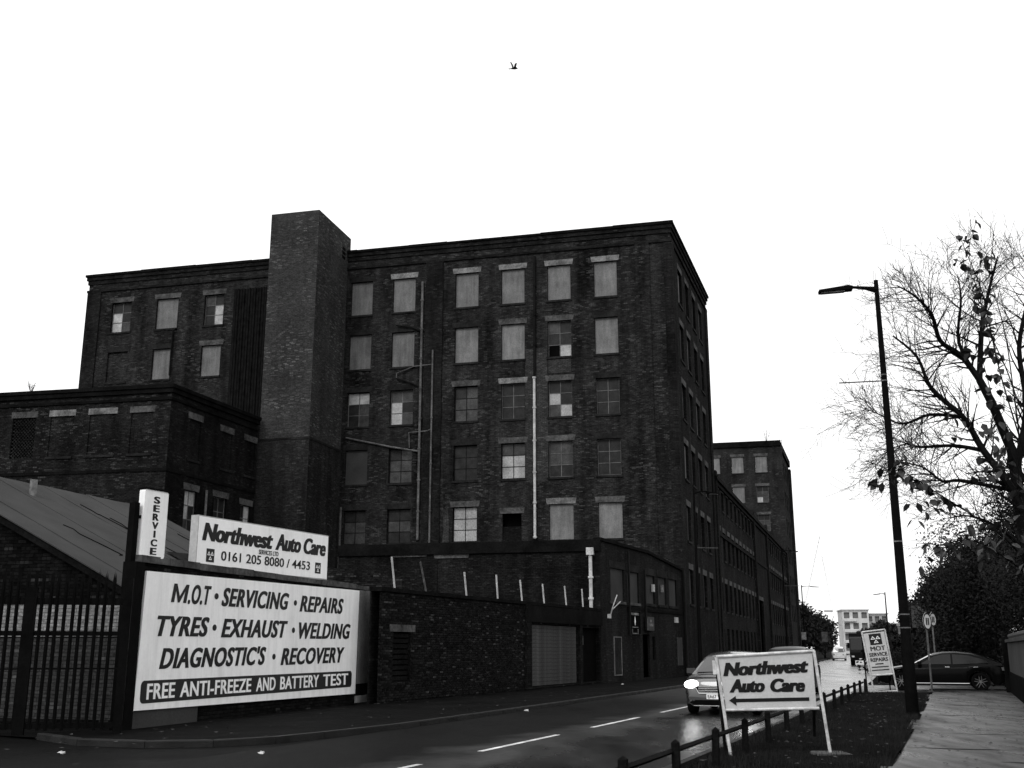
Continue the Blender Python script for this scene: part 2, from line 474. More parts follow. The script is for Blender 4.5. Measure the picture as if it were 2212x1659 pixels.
# left pavement with kerb and the dropped driveway mouth
S0 = s_of_y(20.3 + 1.3)
kp = [(-8.6, 20.4), (-7.4, 19.2), (-6.1, 18.75), (-5.0, 18.9), (-4.1, 19.6), (-3.45, 20.7)]
kp0 = [Vector((x, y, 0)) for x, y in kp]
kerb_pts = kp0 + [road(S0 + k * .92, -3.5) for k in range(0, 150)]
pm = MB()
fan = kp0 + [road(S0, -3.5), road(S0, -9.5), Vector((-11.5, 22.5, 0))]
cz_ = [.03, .05, .07, .085, .1, .1, .1, -.03, -.03]
cen = Vector((-6.2, 22.0, .01))
fz_ = [Vector((p.x, p.y, z)) for p, z in zip(fan, cz_)]
for i in range(len(fz_)):
    pm.face([fz_[i], fz_[(i + 1) % len(fz_)], cen])
sE = S0 + 149 * .92
n = 60
rows = []
for k in range(n + 1):
    s = S0 + (sE - S0) * k / n
    rows.append([road(s, -3.5, .1), road(s, -9.5, -.03)])
pm.grid(rows)
PAV = pm.build('pavement', M['pavement'], kind='structure')
dm = MB()
dm.face([(x, y, -.012) for x, y in ((-30, -5), (-8.0, -5), (0.0, 14), (0.5, 22), (-5, 26), (-30, 30))])
dm.build('driveway', M['driveway'], kind='structure')

def kerb_run(pts, parent, n_max=400, h=.1, wid=.13, side=-1):
    proto = None
    for i in range(min(len(pts) - 1, n_max)):
        a, b = pts[i], pts[i+1]
        d = (b - a); l = d.length; d.normalize()
        nrm = Vector((-d.y, d.x, 0)) * (-side)
        mb = MB()
        c0 = a + d * .006; c1 = b - d * .006
        hh = h + .006
        prof = [(0.0, -.05), (0.0, hh - .02), (.018, hh), (wid, hh), (wid, -.05)]
        r0 = [c0 + nrm * w + Vector((0, 0, z)) for w, z in prof]
        r1 = [c1 + nrm * w + Vector((0, 0, z)) for w, z in prof]
        mb.grid([r0, r1]); mb.face(r0); mb.face(list(reversed(r1)))
        mb.build('kerb_stone', M['kerb'], parent)
kerb_run(kerb_pts, PAV, 70, side=-1)
strip(S0 + 64 * .92, sE, -3.63, -3.5, .108, 4).build('kerb_line', M['kerb'], PAV)

# right verge, footpath, side entrance
sV0, sV1 = s_of_y(-12), s_of_y(40.2)
vm = MB()
rows = []
n = 90
for k in range(n + 1):
    s = sV0 + (sV1 - sV0) * k / n
    rows.append([road(s, o, .07 + .05 * math.sin(o * 2.1 + s * .4) * math.sin(s * .9) + (.02 if 4 < o < 6 else 0) + (-.03 if o < 3.7 else 0)) for o in (3.62, 4.2, 4.9, 5.6, 6.05, 6.25)])
# rounded tip towards the side entrance
for k in range(1, 6):
    s = sV1 + k * .5; t = k / 5
    rows.append([road(s, 3.62 + (6.25 - 3.62) * (j / 5) * (1 - .0 * t) + (t * t) * (2.6 - 2.6 * j / 5), .06) for j in range(6)])
vm.grid(rows)
VERGE = vm.build('verge', M['earth'], kind='structure', smooth=True)
kerb_r = [road(s_of_y(6) + k * .92, 3.5) for k in range(0, 40)]
kerb_run(kerb_r, VERGE, 60, h=.09, side=1)
strip(s_of_y(-12), s_of_y(50), 6.1, 9.2, .06, 2).build('footpath', M['path'], kind='structure', smooth=True)
FP = bpy.data.objects['footpath']
for (y_, o0_, o1_, w_) in ((20.4, 6.3, 7.9, .045), (23.5, 6.5, 8.6, .03), (29.0, 6.3, 7.4, .04), (33.5, 6.4, 8.2, .05), (18.6, 7.6, 8.7, .05), (37.5, 6.5, 7.2, .05)):
    s_ = s_of_y(y_); q = MB(); rr_ = []
    for j in range(9):
        o_ = o0_ + (o1_ - o0_) * j / 8; ds = rnd.uniform(-.05, .05) + .12 * (j / 8) ** 2
        wj = w_ * (.25 + math.sin(math.pi * j / 8)) * rnd.uniform(.6, 1.2)
        rr_.append([road(s_ + ds - wj, o_, .065), road(s_ + ds + wj, o_, .065)])
    q.grid(rr_); q.build('tar_joint', M['soot'], FP)
em = MB()
sA, sB = s_of_y(42.4), s_of_y(50.5)
em.face([road(sA, 3.4, .022), road(sA, 8.6, .034), road(sA, 30, .052), road(sB, 30, .052), road(sB, 3.4, .022)])
em.build('side_entrance', M['path'], kind='structure')
strip(s_of_y(50.5), s_of_y(200), 3.5, 6.4, .06, 4).build('far_verge', M['earth'], kind='structure')
strip(s_of_y(50.5), s_of_y(200), 6.4, 9.0, .05, 4).build('far_footpath', M['pavement'], kind='structure')

# painted centre line: each dash its own mark
ROADOBJ = bpy.data.objects['road']
sD = s_of_y(18.1) - 17.35
k = 0
while k < 44:
    a = sD + k * 5.75; b = a + 3.65
    mb = MB()
    rr = []
    for j in range(5):
        s = a + (b - a) * j / 4
        rr.append([road(s, -.055, .005), road(s, .055, .005)])
    mb.grid(rr)
    mb.build('line_dash', M['paint'], ROADOBJ)
    k += 1

# ------------------------------------------------------------------ wall and window builders
def facade(mb, fr, u0, u1, z0, z1, holes, depth=.14, mi=0):
    us = sorted(set([u0, u1] + [h[0] for h in holes] + [h[1] for h in holes]))
    zs = sorted(set([z0, z1] + [h[2] for h in holes] + [h[3] for h in holes]))
    for i in range(len(us) - 1):
        for j in range(len(zs) - 1):
            uc = (us[i] + us[i+1]) / 2; zc = (zs[j] + zs[j+1]) / 2
            if any(h[0] < uc < h[1] and h[2] < zc < h[3] for h in holes): continue
            a, b, c, d = us[i], us[i+1], zs[j], zs[j+1]
            mb.face([fr.P(a,0,c), fr.P(b,0,c), fr.P(b,0,d), fr.P(a,0,d)], [(a,c),(b,c),(b,d),(a,d)], mi)
    for (a, b, c, d) in [h[:4] for h in holes]:
        w = -depth
        mb.face([fr.P(a,0,c), fr.P(a,w,c), fr.P(a,w,d), fr.P(a,0,d)], [(a,c),(a-w,c),(a-w,d),(a,d)], mi)
        mb.face([fr.P(b,w,c), fr.P(b,0,c), fr.P(b,0,d), fr.P(b,w,d)], [(b+w,c),(b,c),(b,d),(b+w,d)], mi)
        mb.face([fr.P(a,0,d), fr.P(a,w,d), fr.P(b,w,d), fr.P(b,0,d)], [(a,d),(a,d-w),(b,d-w),(b,d)], mi)
        mb.face([fr.P(a,w,c), fr.P(a,0,c), fr.P(b,0,c), fr.P(b,w,c)], [(a,c),(a,c-w),(b,c-w),(b,c)], mi)

PANE_M = {'d': 'glass_dark', 'm': 'glass_mid', 'w': 'pane_pale', 's': 'pane_stripe', 'b': 'black', 'B': 'board_dim'}
def window(th, fr, u0, u1, z0, z1, kind='board', panes='dddddd', depth=.14, frame='win_frame_dark', lint=None, sill='stone_dark', brick='brick_mill', lint_h=.36, lo=.2):
    """one opening: infill, lintel and sill as parts of the thing th"""
    w = -depth
    if kind.startswith('board'):
        m = {'board': 'board', 'board_dim': 'board_dim', 'board_pale': 'board_pale'}[kind]
        mb = MB(); mb.fbox(fr, u0 + .004, u1 - .004, w - .06, w + .03, z0 + .004, z1 - .004)
        mb.build('boarded_window', M[m], th)
    elif kind == 'brick':
        mb = MB(); mb.fbox(fr, u0 + .004, u1 - .004, w - .2, w + .05, z0 + .004, z1 - .004)
        mb.build('bricked_window', M[brick], th)
    elif kind == 'dark':
        mb = MB(); mb.fbox(fr, u0 - .02, u1 + .02, w - .8, w - .5, z0 - .02, z1 + .02)
        mb.build('dark_opening', M['black'], th)
    else:
        nc, nr = 2, len(panes) // 2
        t = .045
        mb = MB()
        mb.fbox(fr, u0, u0 + t, w - .06, w, z0, z1); mb.fbox(fr, u1 - t, u1, w - .06, w, z0, z1)
        mb.fbox(fr, u0 + t, u1 - t, w - .06, w, z1 - t, z1); mb.fbox(fr, u0 + t, u1 - t, w - .06, w + .01, z0, z0 + t * 1.4)
        um = (u0 + u1) / 2
        zi = [z0 + t * 1.4 + (z1 - t - z0 - t * 1.4) * k / nr for k in range(nr + 1)]
        mb.fbox(fr, um - t * .45, um + t * .45, w - .05, w - .005, z0 + t * 1.4, z1 - t)
        for k in range(1, nr):
            mb.fbox(fr, u0 + t, um - t * .45, w - .05, w - .006, zi[k] - t * .45, zi[k] + t * .45)
            mb.fbox(fr, um + t * .45, u1 - t, w - .05, w - .006, zi[k] - t * .45, zi[k] + t * .45)
        wo_ = mb.build('window', M[frame], th)
        for r in range(nr):
            for c in range(2):
                # frames with side=-1 run right to left
                cc = c if fr.side == 1 else 1 - c
                a = (u0 + t) if cc == 0 else um + t * .45
                b = (um - t * .45) if cc == 0 else u1 - t
                zz0, zz1 = zi[nr - 1 - r] + (.0 if r == nr - 1 else t * .45), zi[nr - r] - (.0 if r == 0 else t * .45)
                code = panes[r * 2 + c]
                pb = MB(); pb.fbox(fr, a, b, w - .04, w - .03 + rnd.uniform(-.004, .004), zz0, zz1)
                pb.build('pane', M[PANE_M[code]], wo_)
    if lint:
        lm = MB()
        lm.prism(fr, [(u0 - lo + .06, z1), (u1 + lo - .06, z1), (u1 + lo, z1 + lint_h), (u0 - lo, z1 + lint_h)], -.1, .018)
        lm.build('lintel', M[lint], th)
    if sill:
        sm = MB(); sm.fbox(fr, u0 - .08, u1 + .08, -.12, .07, z0 - .13, z0)
        sm.build('sill', M[sill], th)

def cornice(th, fr, u0, u1, ztop, mat, steps=((.0, .12, .0), (.16, .3, .07), (.3, .62, .16)), name='cornice'):
    """projecting brick courses below the roof line; steps are (zlo, zhi, proud) measured down from ztop"""
    for a, b, w in steps:
        mb = MB(); mb.fbox(fr, u0, u1, -.15, w, ztop - b, ztop - a)
        mb.build(name, mat, th)

# ------------------------------------------------------------------ the big mill
C0 = (10.02, 64.0)
FA = -75.9
FF = Fr(C0, FA, -1)            # gable front, u runs right to left
SS = Fr(C0, 18.2, 1)           # street side
ROWZ = [(23.33, 25.70), (19.56, 21.95), (15.68, 18.0), (11.86, 14.13), (8.02, 10.2)]
COLS = {'F': (3.46, 4.93), 'E': (6.46, 7.98), 'D': (9.5, 11.05), 'C': (12.6, 14.18), 'B': (16.97, 18.55), 'A': (20.0, 21.55)}
mill = thing('mill', 'tall sooty brick cotton mill with boarded windows and square stair tower', 'mill', (C0[0], C0[1], 0))

W = {}   # (col,row): (kind, panes, frame, lintel)
for c in 'ABCDEF':
    W[c, 0] = ('board', '', '', {'A': 'stone_dark', 'B': 'stone', 'C': 'stone', 'D': 'stone', 'E': 'stone', 'F': 'stone'}[c])
    W[c, 1] = ('board', '', '', {'A': 'stone_dark', 'B': 'stone_dark', 'C': 'stone_dark', 'D': 'stone_mid', 'E': 'stone_mid', 'F': 'stone_dark'}[c])
W['E', 1] = ('sash', 'mdddbw', 'win_frame', 'stone_mid')
W['A', 2] = ('sash', 'wwdmdm', 'win_frame', 'stone_dark')
W['B', 2] = ('sash', 'mmwdwm', 'win_frame', 'stone_dark')
W['C', 2] = ('sash', 'dmmmmm', 'win_frame_dark', 'stone_mid')
W['D', 2] = ('sash', 'dddddd', 'win_frame', 'stone')
W['E', 2] = ('sash', 'ddwdmw', 'win_frame', 'stone_mid')
W['F', 2] = ('sash', 'dddddd', 'win_frame', 'stone_dark')
W['A', 3] = ('board_dim', '', '', 'stone_dark')
W['B', 3] = ('sash', 'dmmmmm', 'win_frame_dark', 'stone_dark')
W['C', 3] = ('sash', 'dddddd', 'win_frame_dark', 'stone_dark')
W['D', 3] = ('sash', 'mmssss', 'win_frame_dark', 'stone_mid')
W['E', 3] = ('sash', 'mmmmdd', 'win_frame', 'stone_mid')
W['F', 3] = ('sash', 'dddddd', 'win_frame', 'stone_dark')
W['A', 4] = ('sash', 'ddmmmm', 'win_frame_dark', 'stone_dark')
W['B', 4] = ('sash', 'ddmmdd', 'win_frame_dark', 'stone_dark')
W['C', 4] = ('sash', 'ssssss', 'win_frame_dark', 'stone_mid')
W['D', 4] = ('dark', '', '', 'stone_mid')
W['E', 4] = ('board', '', '', 'stone')
W['F', 4] = ('board', '', '', 'stone_mid')
LW = [(31.1, 32.6), (34.66, 36.38), (38.4, 40.0)]
LWK = [('sash', 'mddwdw', 'win_frame', 'stone_mid'), ('board', '', '', 'stone_mid'), ('sash', 'ddwdwm', 'win_frame', 'stone_mid'),
       ('board', '', '', 'stone_mid'), ('board', '', '', 'stone_dark'), ('brick', '', '', 'stone_dark')]
holes = []; units = []
for (c, r), k in W.items():
    u0, u1 = COLS[c]; z0, z1 = ROWZ[r]
    if (c, r) == ('D', 4): u0, u1, z0, z1 = 9.72, 10.95, 8.0, 9.7
    holes.append((u0, u1, z0, z1)); units.append((u0, u1, z0, z1, k))
for r in range(2):
    for i, (u0, u1) in enumerate(LW):
        z0, z1 = (23.48, 25.72) if r == 0 else (19.8, 22.02)
        if r == 1 and i == 1: u0, u1 = 34.95, 36.4
        holes.append((u0, u1, z0, z1)); units.append((u0, u1, z0, z1, LWK[r * 3 + i]))
MT = 27.95
mb = MB(); facade(mb, FF, 0, 42.03, 0, MT, holes, .2); mb.build('wall', M['brick_mill'], mill)
for (u0, u1, z0, z1, k) in units:
    window(mill, FF, u0, u1, z0, z1, k[0], k[1], .2, k[2] or 'win_frame', k[3], 'stone_dark' if k[0] != 'dark' else None)
# street side of the front block
SCOL = [(2.5, 4.0), (5.4, 6.8), (8.4, 9.8), (11.4, 12.8)]
sh = []; su = []
for r, (z0, z1) in enumerate(ROWZ):
    for i, (u0, u1) in enumerate(SCOL):
        sh.append((u0, u1, z0, z1)); su.append((u0, u1, z0, z1, ['board', 'board_dim', 'sash'][(i * 2 + r) % 3]))
for i, (u0, u1) in enumerate(SCOL): sh.append((u0, u1, 4.2, 6.3)); su.append((u0, u1, 4.2, 6.3, 'board_dim'))
mb = MB(); facade(mb, SS, 0, 15.55, 0, MT, sh, .2); mb.build('wall', M['brick_mill_side'], mill)
for (u0, u1, z0, z1, k) in su:
    window(mill, SS, u0, u1, z0, z1, k, 'dddddd', .2, 'win_frame', 'stone_mid', 'stone_dark')
# back walls and roof
back = Fr(SS.P(15.55, 0, 0), FA, -1)
mb = MB()
mb.fbox(back, 0.02, 41.0, -.3, -.02, 0, MT); mb.build('wall', M['brick_mill_side'], mill)
lf = Fr(FF.P(42.03, 0, 0), 14.1, -1)
mb = MB(); mb.fbox(lf, 0.02, 15.2, -.3, 0, 0, MT - .01); mb.build('wall', M['brick_mill_side'], mill)
mb = MB(); mb.face([FF.P(.1, -.1, 27.4), FF.P(41.9, -.1, 27.4), lf.P(15.2, -.2, 27.4), SS.P(15.4, -.2, 27.4)]); mb.build('roof', M['roof_dark'], mill)
CORN = ((0, .16, .24), (.16, .42, .16), (.42, .72, .08), (1.15, 1.32, .1))
for a, b, w in CORN:
    for (ua, ub) in ((-w, 21.88), (25.27, 42.03 + w)):
        if w in (.24,):   # the coping is laid in slightly uneven lengths
            u = ua
            while u < ub - .01:
                un = min(ub, u + rnd.uniform(2.2, 5.0)); dz = rnd.uniform(-.05, .02)
                q = MB(); q.fbox(FF, u, un, -.3, w + rnd.uniform(-.02, .02), MT - b + .0, MT - a + dz + .03); q.build('coping', M['soot'], mill); u = un
        else:
            q = MB(); q.fbox(FF, ua, ub, -.15, w, MT - b, MT - a); q.build('cornice', M['brick_mill_side'], mill)
    q = MB(); q.fbox(SS, .0, 15.55 + w, -.15, w, MT - b, MT - a - .002); q.build('cornice', M['brick_mill_side'], mill)
# pilasters
for (u0, u1, w, mt) in ((1.35, 2.25, .09, 'brick_mill'), (-.02, .45, .06, 'brick_mill_side'), (15.02, 16.2, .12, 'brick_mill_side'), (40.95, 42.06, .1, 'brick_mill_side')):
    q = MB(); q.fbox(FF, u0, u1, -.05, w, 0, MT - 1.33); q.build('pilaster', M[mt], mill)
for (u0, u1) in ((-.04, .9), (14.6, 15.56)):
    q = MB(); q.fbox(SS, u0, u1, -.05, .1, 0, MT - 1.33); q.build('pilaster', M['brick_mill_side'], mill)
q = MB(); q.fbox(FF, 8.02, 9.46, -.05, .006, 11.6, 20.2); q.build('repointed_brickwork', M['brick_new'], mill)
q = MB(); q.prism(FF, [(14.4, 8.0), (14.85, 8.0), (14.75, 8.9), (14.8, 9.6), (14.55, 10.3), (14.42, 9.4)], -.05, .006); q.build('limewash_stain', M['brick_new'], mill)
q = MB(); q.fbox(FF, 6.5, 7.95, -.05, .005, 18.5, 19.4); q.build('repointed_brickwork', M['brick_new'], mill)
# stair tower
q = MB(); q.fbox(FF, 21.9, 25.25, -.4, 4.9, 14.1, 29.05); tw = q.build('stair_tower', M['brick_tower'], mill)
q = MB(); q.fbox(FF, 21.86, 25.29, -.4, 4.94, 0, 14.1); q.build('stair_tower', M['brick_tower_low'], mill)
q = MB(); q.fbox(FF, 21.82, 25.33, -.42, 4.97, 14.02, 14.16); q.build('ledge', M['stone_dark'], mill)
tside = Fr(FF.P(21.9, 0, 0), FA + 90, 1)
q = MB()
for k in range(3): q.fbox(tside, -1.0, -.5, .0, .02, 27.2 + k * .3, 27.4 + k * .3)
q.build('vent', M['black'], tw)
# iron clad hoist shaft beside the tower
q = MB()
k = 25.3
while k < 30.1:
    q.fbox(FF, k, k + .105, -.1, .46 if int(k / .21) % 2 else .42, 12, 25.8); k += .21
    q.fbox(FF, k - .105, k, -.1, .38, 12, 25.79)
q.build('hoist_shaft', M['timber'], mill)
# drainpipes
def pipe(th, fr, pts, r, mat, w=.14, name='drainpipe', joints=None):
    q = MB(); P = [fr.P(u, w, z) for u, z in pts]
    q.tube(P, r, 7)
    if joints:
        for (u, z) in joints: q.tube([fr.P(u, w, z - .05), fr.P(u, w, z + .05)], r * 1.5, 7)
    q.build(name, M[mat], th, smooth=True)
pipe(mill, FF, [(8.85, 8.1), (8.85, 18.3)], .085, 'pipe_pale', joints=[(8.85, 8.2), (8.85, 10.3), (8.85, 12.2), (8.85, 14.2), (8.85, 16.3), (8.85, 18.25)])
pipe(mill, FF, [(8.83, 18.4), (8.80, 26.4)], .085, 'pipe_dark', joints=[(8.82, 20.4), (8.81, 22.4), (8.8, 24.4)])
pipe(mill, FF, [(16.43, 8.2), (16.43, 25.3)], .08, 'pipe_mid', joints=[(16.43, z) for z in (10, 12, 14, 16, 18, 20, 22, 24)])
pipe(mill, FF, [(15.62, 8.0), (15.62, 20.5)], .06, 'pipe_mid', .2, joints=[(15.62, z) for z in (10, 13, 16, 19)])
pipe(mill, FF, [(21.5, 14.95), (18.3, 14.2), (16.5, 13.85)], .06, 'pipe_mid')
pipe(mill, FF, [(18.1, 18.75), (17.2, 18.45), (16.5, 18.1)], .05, 'pipe_dark')
pipe(mill, FF, [(18.1, 18.8), (18.1, 19.1), (16.9, 19.5), (15.7, 19.55)], .04, 'pipe_mid')
pipe(mill, FF, [(17.1, 14.1), (17.15, 15.1), (15.9, 15.15), (15.7, 15.25)], .035, 'pipe_mid')
pipe(mill, FF, [(18.2, 22.4), (17.2, 22.2), (16.5, 21.9)], .05, 'pipe_dark')
pipe(mill, FF, [(34.85, 20.0), (34.85, 23.2), (34.6, 23.4)], .06, 'pipe_dark')
pipe(mill, FF, [(22.2 - .6, 5.2), (22.2 - .6, 10.4)], .07, 'pipe_mid', .3)
q = MB(); q.fbox(FF, 9.72, 10.95, -.3, -.1, 6.0, 8.9); q.build('bricked_doorway', M['brick_annexe'], mill)
# patch of fallen brick face
q = MB()
pts = [(.5, 12.6), (.9, 13.7), (1.25, 14.0), (1.32, 12.9), (1.1, 11.7), (.7, 11.5)]
q.prism(FF, pts, -.02, .012); q.build('broken_brickwork', M['brick_annexe'], mill)

# ------------------------------------------------------------------ lower street range and the far block
rng_ = thing('mill_range', 'long low brick mill range along the street beyond the tall mill', 'mill', tuple(SS.P(15.6, 0, 0)))
rows = [(11.85, 13.3), (8.05, 10.2), (4.25, 6.35), (1.0, 3.0)]
hh = []; uu = []
u = 16.8
while u < 83:
    if not (42.5 < u < 57):
        for r, (z0, z1) in enumerate(rows):
            hh.append((u, u + 1.35, z0, z1)); uu.append((u, u + 1.35, z0, z1, r))
    u += 2.75
ent = (45.0, 49.5, 0.05, 6.2)
hh.append(ent)
q = MB(); facade(q, SS, 15.6, 84, 0, 14.0, hh, .22); q.build('wall', M['brick_mill_side'], rng_)
for (a, b, z0, z1, r) in uu:
    window(rng_, SS, a, b, z0, z1, ['board_dim', 'brick', 'sash', 'board'][(int(a * 3) + r) % 4], 'dddd', .22, 'win_frame', 'stone_mid' if r < 3 else None, 'stone_dark', 'brick_mill_side')
window(rng_, SS, ent[0], ent[1], ent[2], ent[3], 'dark', depth=.22, lint='stone_mid', sill=None)
for a, b, w in ((0, .3, .3), (.3, .6, .15), (4.0, 4.25, .1)):
    q = MB(); q.fbox(SS, 15.6, 84, -.1, w, 14.0 - b, 14.0 - a); q.build('cornice', M['soot'], rng_)
for (u0, u1, z1) in ((42.4, 43.4, 14.6), (55.6, 56.6, 14.6), (15.6, 16.4, 14.4)):
    q = MB(); q.fbox(SS, u0, u1, -.1, .2, 0, z1); q.build('pilaster', M['brick_mill_side'], rng_)
q = MB()
q.face([SS.P(15.6, .2, 14.0), SS.P(84, .2, 14.0), SS.P(84, -6, 17), SS.P(15.6, -6, 17)]); q.face([SS.P(15.6, -6, 17), SS.P(84, -6, 17), SS.P(84, -12, 14), SS.P(15.6, -12, 14)])
q.build('roof', M['roof_dark'], rng_)
q = MB(); q.fbox(SS, 15.62, 83.9, -12, -11.8, 0, 14); q.build('wall', M['brick_mill_side'], rng_)

far = thing('mill_block', 'second tall brick mill block rising at the far end of the low range', 'mill', tuple(SS.P(84, 0, 0)))
GF = Fr(SS.P(84, 0, 0), FA, -1)
S2 = Fr(SS.P(84, 0, 0), 18.2, 1)
hf = []; uf = []
for r, z1 in enumerate((27.0, 22.9, 19.05, 15.2, 11.3)):
    for i, u0 in enumerate((1.7, 4.85, 8.0, 11.1)):
        hf.append((u0, u0 + 1.55, z1 - 2.25, z1)); uf.append((u0, u0 + 1.55, z1 - 2.25, z1, 'sash' if (r, i) in ((1, 0), (2, 0)) else 'board'))
q = MB(); facade(q, GF, 0, 16, 0, 29, hf, .2); q.build('wall', M['brick_far'], far)
for (a, b, z0, z1, k) in uf: window(far, GF, a, b, z0, z1, k, 'ddmmwm', .2, 'win_frame', 'stone_mid', 'stone_dark')
hs = []
for z1 in (27.0, 22.9, 19.05, 15.2, 11.3, 7.4):
    for u0 in (3, 6.2, 9.4, 12.6): hs.append((u0, u0 + 1.4, z1 - 2.25, z1))
q = MB(); facade(q, S2, 0, 17, 0, 29, hs, .25); q.build('wall', M['brick_far'], far)
for (a, b, z0, z1) in hs: window(far, S2, a, b, z0, z1, 'board_dim', depth=.25, lint='stone_dark', sill=None)
q = MB(); q.fbox(GF, 0.05, 16, -16, -.3, 28.4, 28.7); q.build('roof', M['roof_dark'], far)
q = MB(); q.fbox(GF, -.25, 16, -.2, .25, 28.3, 29.05); q.build('cornice', M['soot'], far)
q = MB(); q.fbox(S2, .2, 17.2, -.2, .25, 28.0, 28.9); q.build('cornice', M['soot'], far)
q = MB(); q.fbox(S2, 0, 1.4, -.1, .3, 0, 28.2); q.build('pilaster', M['brick_far'], far)
q = MB(); q.fbox(S2, 15.6, 17.1, -.1, .35, 0, 27.5); q.build('pilaster', M['brick_far'], far)

# ------------------------------------------------------------------ left wing
K0 = (-18.35, 56.4)
KF = Fr(K0, -78, -1); KS = Fr(K0, 17, 1)
wing = thing('mill_wing', 'lower dark brick wing with bricked up windows left of the stair tower', 'mill', (K0[0], K0[1], 0))
fw = [(8.1, 9.55), (5.75, 7.2), (3.22, 4.8), (.98, 2.3), (10.7, 12.2)]
hz = [(a, b, 11.72, 13.98) for a, b in fw]
WT = 15.45
q = MB(); facade(q, KF, 0, 15, 0, WT, hz, .12); q.build('wall', M['brick_wing'], wing)
for i, (a, b, z0, z1) in enumerate(hz):
    if i == 0:
        vb = MB(); vb.fbox(KF, a, b, -.3, -.2, z0, z1); vo = vb.build('vent_backing', M['black'], wing)
        vb = MB()
        y = 0
        z = z0
        while z < z1 - .05:
            u = a + (.1 if y % 2 else 0)
            while u < b - .1:
                vb.fbox(KF, u, min(u + .12, b), -.19, -.06, z, z + .085); u += .2
            z += .1; y += 1
        vb.build('vent_blocks', M['brick_wing'], wing, kind='stuff')
        lm = 'stone_mid'
    else:
        lm = 'stone' if i in (1, 2) else 'stone_mid'
    if i: window(wing, KF, a, b, z0, z1, 'brick', depth=.12, lint=None, sill='stone_dark', brick='brick_wing')
    q = MB(); q.fbox(KF, a - .08, b + .1, -.1, .015, z1, z1 + .34); q.build('lintel', M[lm], wing)
sw = [(1.85, 3.0, 11.7, 13.95, 'brick'), (5.1, 6.3, 11.7, 13.85, 'brick'), (7.75, 8.95, 11.7, 13.8, 'brick'),
      (1.87, 3.05, 7.6, 10.0, 'sash'), (4.75, 6.1, 7.6, 10.0, 'sash'), (7.62, 8.8, 7.6, 9.9, 'sash')]
q = MB(); facade(q, KS, 0, 9.15, 0, WT - .003, [t[:4] for t in sw], .14); q.build('wall', M['brick_annexe'], wing)
for i, (a, b, z0, z1, k) in enumerate(sw):
    window(wing, KS, a, b, z0, z1, k, ['', '', '', 'swsdmd', 'dddddd', 'dwdwdw'][i], .14, 'win_frame', 'stone_mid', 'stone_dark', 'brick_annexe')
pipe(wing, KS, [(3.75, 5), (3.75, 10.2)], .07, 'pipe_mid')
for a, b, w in ((0, .2, .2), (.2, .45, .12), (.7, .85, .08), (4.55, 4.72, .06)):
    q = MB(); q.fbox(KF, -w, 15, -.1, w, WT - b, WT - a); q.build('cornice', M['soot'], wing)
    q = MB(); q.fbox(KS, 0, 9.15, -.1, w, WT - b, WT - a - .002); q.build('cornice', M['soot'], wing)
q = MB(); q.face([KF.P(0, -.1, WT - .3), KF.P(15, -.1, WT - .3), KF.P(15, -12, WT - .3), KS.P(9.1, -.1, WT - .3)]); q.build('roof', M['roof_dark'], wing)
q = MB(); q.fbox(KF, 14.8, 15, -10, 0.0, 0, WT - .4); q.build('wall', M['brick_wing'], wing)

# ------------------------------------------------------------------ annexe on the corner
E0 = (4.21, 52.21)
AF = Fr(E0, FA, -1)
az_st = math.degrees(math.atan2(C0[0] - E0[0], C0[1] - E0[1]))
AS = Fr(E0, az_st, 1)
ann = thing('annexe', 'black two storey brick annexe with flat roof in front of the mill', 'building', (E0[0], E0[1], 0))
ah = [(8.9, 10.5, 4.1, 6.05), (6.72, 8.18, 3.7, 5.95)]
q = MB(); facade(q, AF, 0, 13.45, 0, 6.15, ah, .1); q.build('wall', M['brick_annexe'], ann)
for (a, b, z0, z1) in ah: window(ann, AF, a, b, z0, z1, 'brick', depth=.1, lint='stone_mid', sill=None, brick='brick_annexe', lint_h=.2)
q = MB(); q.fbox(AF, -.06, 13.5, -.2, .12, 6.15, 6.7); q.build('parapet', M['soot'], ann)
sh2 = [(1.4, 3.3, 3.85, 5.45), (3.8, 5.5, 3.85, 5.42), (6.6, 8.0, 3.9, 5.4), (8.6, 10.0, 3.9, 5.4), (10.5, 11.9, 3.9, 5.4), (5.87, 6.95, .12, 2.3), (7.4, 7.85, 1.0, 2.2)]
q = MB(); facade(q, AS, 0.0, 13.1, 0, 5.9, sh2, .12)
q.prism(AS, [(0, 5.9), (13.1, 5.9), (13.1, 5.98), (7.0, 6.55), (0, 6.65)], -.3, 0.0)
q.build('wall', M['brick_street'], ann)
for i, (a, b, z0, z1) in enumerate(sh2):
    if i < 5: window(ann, AS, a, b, z0, z1, 'board_dim', depth=.12, lint='stone_dark', sill='stone_mid' if i < 2 else 'stone_dark')
    else: window(ann, AS, a, b, z0, z1, 'dark', depth=.12, lint=None, sill=None)
q = MB(); q.prism(AS, [(-.05, 6.65), (7, 6.55), (13.1, 5.98), (13.1, 6.12), (7, 6.7), (-.05, 6.8)], -.3, .1); q.build('coping', M['soot'], ann)
q = MB(); q.fbox(AS, 3.65, 13.0, -.05, .06, 3.48, 3.62); q.build('string_course', M['soot'], ann)
q = MB(); q.face([AF.P(0, 0, 6.3), AF.P(13.4, 0, 6.3), AF.P(13.4, -12, 6.3), AS.P(13, -.1, 6.0)]); q.build('roof', M['roof_dark'], ann)
q = MB(); q.fbox(AF, 13.3, 13.5, -12, -.02, 0, 6.2); q.build('wall', M['brick_annexe'], ann)
pipe(ann, AF, [(.42, 3.0), (.42, 6.0)], .09, 'pipe_pale', .16, joints=[(.42, 3.9), (.42, 4.9)])
q = MB(); q.fbox(AF, .25, .6, .02, .3, 5.95, 6.3); q.build('rainwater_hopper', M['pipe_pale'], ann)
